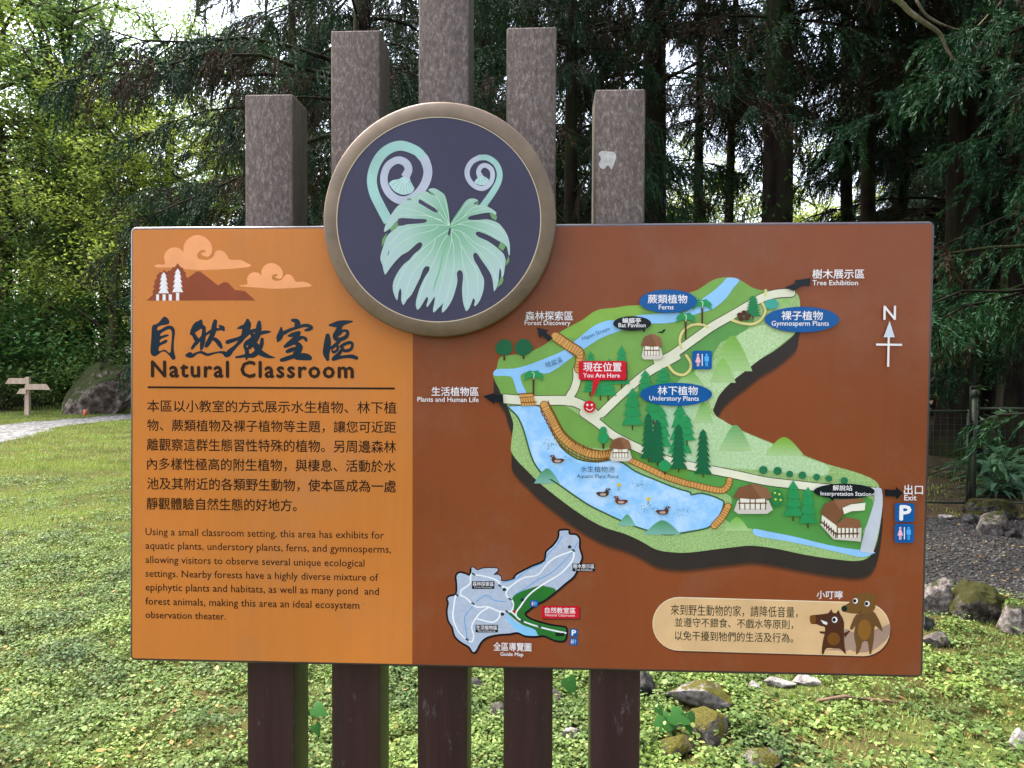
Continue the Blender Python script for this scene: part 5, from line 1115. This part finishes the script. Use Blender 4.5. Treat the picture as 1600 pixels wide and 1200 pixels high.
# broadleaved trees on the left and behind
for args in (
    (BA, 108, 28, 'tall ivy-clad tree rising behind the mossy boulder', 1.5, .5), (BC, 134, 29, 'dark second stem close beside the ivy-clad tree', 1.35, 1.8),
    (BB, 165, 25, 'yellow-green leafy tree in front of the ivy-clad tree', 1.05, 2.2), (BA, 12, 27, 'feathery green tree at the far left edge', 1.35, 3.4),
    (BB, -70, 26, 'pale green tree leaning in from beyond the left edge', 1.5, 1.0), (BA, 185, 41, 'tallest airy tree against the sky at the upper left, behind the yellow-green one', 1.9, 2.9), (BA, 60, 37, 'tall airy tree with sky showing through at upper left', 1.7, 4.0),
    (BA, 245, 34, 'green tree behind the drooping cedar limbs left of the posts', 1.45, 5.1), (BB, 330, 30, 'light green tree just left of the leftmost post', 1.2, .7),
    (BA, 440, 36, 'leafy tree far behind the gap between the two left-hand posts', 1.5, 2.7), (BB, 640, 38, 'sunny tree far behind the round medallion', 1.1, 1.5),
    (BB, 1065, 30, 'bright yellow-green tree in the opening right of the rightmost post', .85, .2), (BB, 1165, 33, 'bright yellow-green tree behind the ivy-draped trunk', .9, 2.0),
    (BB, 1262, 30, 'bright yellow-green tree under the sky gap at upper right', .75, 3.3), (BA, 905, 33, 'leafy tree far behind the dark dense cedar', 1.1, 4.4)):
    pr, px, d, lb, s, rz = args; place('broadleaf_tree', pr, px, d, lb, s=s, rz=rz)
for o in [o for o in COL.objects if o.get('label') in ('tall ivy-clad tree rising behind the mossy boulder', 'dark second stem close beside the ivy-clad tree')]: ivy(o, 9, .42, 2600, .2, .16, LF_B, 6)
lb = []
for pr, px, d, lbl, s, rz in (
    (SA, 20, 25, 'pale-tipped bushy shrub behind the finger post at the left edge', 1.5, .3), (SA, 75, 26, 'dark green shrub between the finger post and the boulder', 1.2, 1.5), (SA, 60, 27.5, 'tall deep green shrub above the finger post', 2.0, 2.4),
    (SA, 150, 27, 'dark drooping shrub overhanging the top of the boulder', 1.9, 3.2), (SA, 200, 25.5, 'light green shrub right of the boulder by the board edge', 1.2, 4.2), (SB, 5, 24.5, 'low clump of leaves at the left end of the verge', 1.0, .9),
    (SB, 62, 25, 'low leafy shrub at the foot of the finger post', .9, 2.0), (SA, -50, 25, 'rounded shrub beyond the left edge of the road', 1.6, 5.0),
    (SB, 1260, 20, 'leafy shrub right of the ivy-draped trunk', 2.2, 3.0),
    (SA, 1480, 22, 'dim shrub far behind the stout cedar', 1.6, 4.4), (SA, 1560, 24, 'dim shrub behind the slim cedar trunks at right', 1.8, .8), (SA, 1420, 26, 'dim green shrub behind the upper right corner of the board', 2.0, 2.0)):
    place('shrub', recol(pr, LF_M if 'pale' in lbl or 'light' in lbl else pr[1].materials[0]), px, d, lbl, 'shrub', s, rz, names=('stems', 'foliage'))

# strap-leaved plants behind the fence
def strap(seed, n=26, L=.75):
    r = np.random.default_rng(seed); parts = []
    for k in range(n):
        a = r.uniform(0, 6.283); l = L*r.uniform(.6, 1.15); d = np.array([math.cos(a), math.sin(a), 0]); el = r.uniform(.5, 1.25); t = np.linspace(0, 1, 8)
        pts = d*(l*np.cos(el)*t+l*.35*t*t)[:, None]+np.array([0, 0, 1.0])*(l*np.sin(el)*t*1.1-l*.75*t**2.4)[:, None]; s = np.array([-d[1], d[0], 0])*l*.07
        w = np.array([.25, .6, .9, 1, 1, .85, .5, .03])[:, None]; v = np.stack([pts-s*w, pts+np.array([0, 0, -.012]), pts+s*w], 1).reshape(-1, 3)
        f = np.concatenate([[(3*i, 3*i+1, 3*i+4, 3*i+3), (3*i+1, 3*i+2, 3*i+5, 3*i+4)] for i in range(7)]); parts.append((v, f))
    return np_mesh('strap_leaved_plant', *join(parts), [LF_P], smooth=True)
SP = [strap(41), strap(42, 30, .9)]
for k, (px, d) in enumerate(((1562, 9.3), (1580, 9.6), (1606, 9.2), (1562, 10.4), (1590, 10.8), (1630, 9.9), (1546, 11.6), (1572, 12.2), (1612, 11.8), (1650, 10.9), (1600, 13.4), (1552, 13.9))):
    p = at(px, d); o = link('strap_leaved_plant', SP[k % 2]); o.location = (p.x, p.y, 0); o.rotation_euler = (0, 0, k*1.3); s = .66+.1*(k % 4); o.scale = (s, s, s)
    tag(o, 'broad strap-leaved plant in the shade behind the green wire fence', 'plant', 'strap-leaved plants behind the wire fence')

# the wood beyond: reads as one mass
def far_wood():
    r = np.random.default_rng(77); Vs = []; Fs = []; M = []; b = 0
    src = []
    for q in (BA, BC, CD, CB):
        for me in q:
            v = np.empty(len(me.vertices)*3, np.float32); me.vertices.foreach_get('co', v); f = np.empty(len(me.polygons)*4, np.int32); me.loops.foreach_get('vertex_index', f); src.append((v.reshape(-1, 3), f.reshape(-1, 4)))
    spots = [(px, d) for px, d in zip(np.linspace(-160, 560, 10)+r.normal(0, 12, 10), r.uniform(42, 60, 10))]+[(px, d) for px, d in zip(np.linspace(620, 1160, 5)+r.normal(0, 12, 5), r.uniform(46, 62, 5))]+[(px, d) for px, d in zip(np.linspace(1410, 1800, 10)+r.normal(0, 10, 10), r.uniform(26, 44, 10))]
    for px, d in spots:
        kind = (2 if r.uniform() < .5 else 3) if px > 1300 else (0 if r.uniform() < .7 else 1); p = at(px, d); s = r.uniform(.85, 1.2)*(1.35 if px < 600 else 1); a = r.uniform(0, 6.283); ca, sa = math.cos(a), math.sin(a)
        for j in (0, 1):
            v, f = src[kind*2+j]
            if j: k = r.uniform(size=len(f)) < .6; f = f[k]; u, inv = np.unique(f, return_inverse=True); v = v[u]; f = inv.reshape(-1, 4)
            w = np.stack([(v[:, 0]*ca-v[:, 1]*sa)*s+p.x, (v[:, 0]*sa+v[:, 1]*ca)*s+p.y, v[:, 2]*s], 1); Vs.append(w); Fs.append(f+b); b += len(w); M.append(np.full(len(f), 0 if j == 0 else (1 if kind < 2 else 2)))
    return np_mesh('far_wood', np.concatenate(Vs), np.concatenate(Fs), [BARK_D, LF_M, NEED], np.concatenate(M))
tag(link('far_wood', far_wood()), kind='stuff')
for a in ((CA, 1500, 18, 'drooping cedar filling the dark upper right behind the stout cedar', 1.1, 3.6), (CD, 1590, 19, 'dense cedar behind the very dark trunk at the right edge', 1.2, 5.5),
          (CA, 690, 24, 'wide cedar far behind the middle post', 1.3, 3.0), (CD, 830, 20, 'shaggy cedar right behind the fourth post', 1.3, 1.4), (CA, 480, 26, 'tall cedar far behind the gap by the leftmost post', 1.4, .9)):
    place('cedar_tree', a[0], a[1], a[2], a[3], s=a[4], rz=a[5])

# unseen trees added behind the camera to shade the board from the front
for k, (pr, x, y, sc) in enumerate(((BA, -6.5, -12.5, 1.1), (BC, -1.5, -14.5, 1.15), (BA, 3.2, -12, 1.0), (BC, 7.6, -10.5, 1.1), (CD, 10.5, -6, 1.0), (BA, -11, -11, 1.2), (CA, 12, .5, 1.0))):
    place('broadleaf_tree' if pr[1].materials[0] is not NEED else 'cedar_tree', pr, 800, 1, 'unseen tree added across the lawn to shade the face of the board', s=sc, rz=k*1.1, group='unseen shade trees facing the board', loc=Vector((x, y, 0)))
for px, d, lbl, sc, rz, m_ in ((-10, 27, 'low-branched pale tree at the far left behind the finger post', 1.0, .4, LF_M), (48, 29, 'leafy low-branched tree over the finger post', 1.1, 1.3, LF_Y), (100, 31, 'full leafy tree behind the foot of the ivy-clad tree', 1.1, 2.7, LF_M),
    (1085, 26, 'bright low-branched tree between the thin far cedars', .95, .3, LF_Y), (1040, 18, 'dark low-branched tree under the cedar beside the rightmost post', .55, 2.9, LF_D), (1110, 19.5, 'dark low-branched tree left of the ivy-draped trunk', .6, 4.6, LF_D), (1250, 27, 'bright low-branched tree just right of the ivy-draped trunk', .95, 1.7, LF_Y), (178, 27.5, 'soft green low-branched tree behind the boulder', .85, 3.8, LF_M), (235, 29, 'light green low-branched tree showing left of the board top', 1.1, 5.0, LF_Y), (345, 33, 'pale leafy tree filling the gap left of the leftmost post', 1.2, .9, LF_Y)):
    place('broadleaf_tree', recol(BD, m_), px, d, lbl, s=sc, rz=rz)
for x, y, lbl, rz in ((6.2, 2.6, 'unseen dense cedar added for shading the gravel path from beyond the right edge', 1.0), (8.6, 5.2, 'second unseen cedar added for shading the gravel path from beyond the right edge', 2.4)):  # unseen cedars, added to keep skylight off the gravel path
    place('cedar_tree', CD, 1800, 5, lbl, s=1.0, rz=rz, group='unseen shade cedars beyond the right edge', loc=Vector((x, y, 0)))
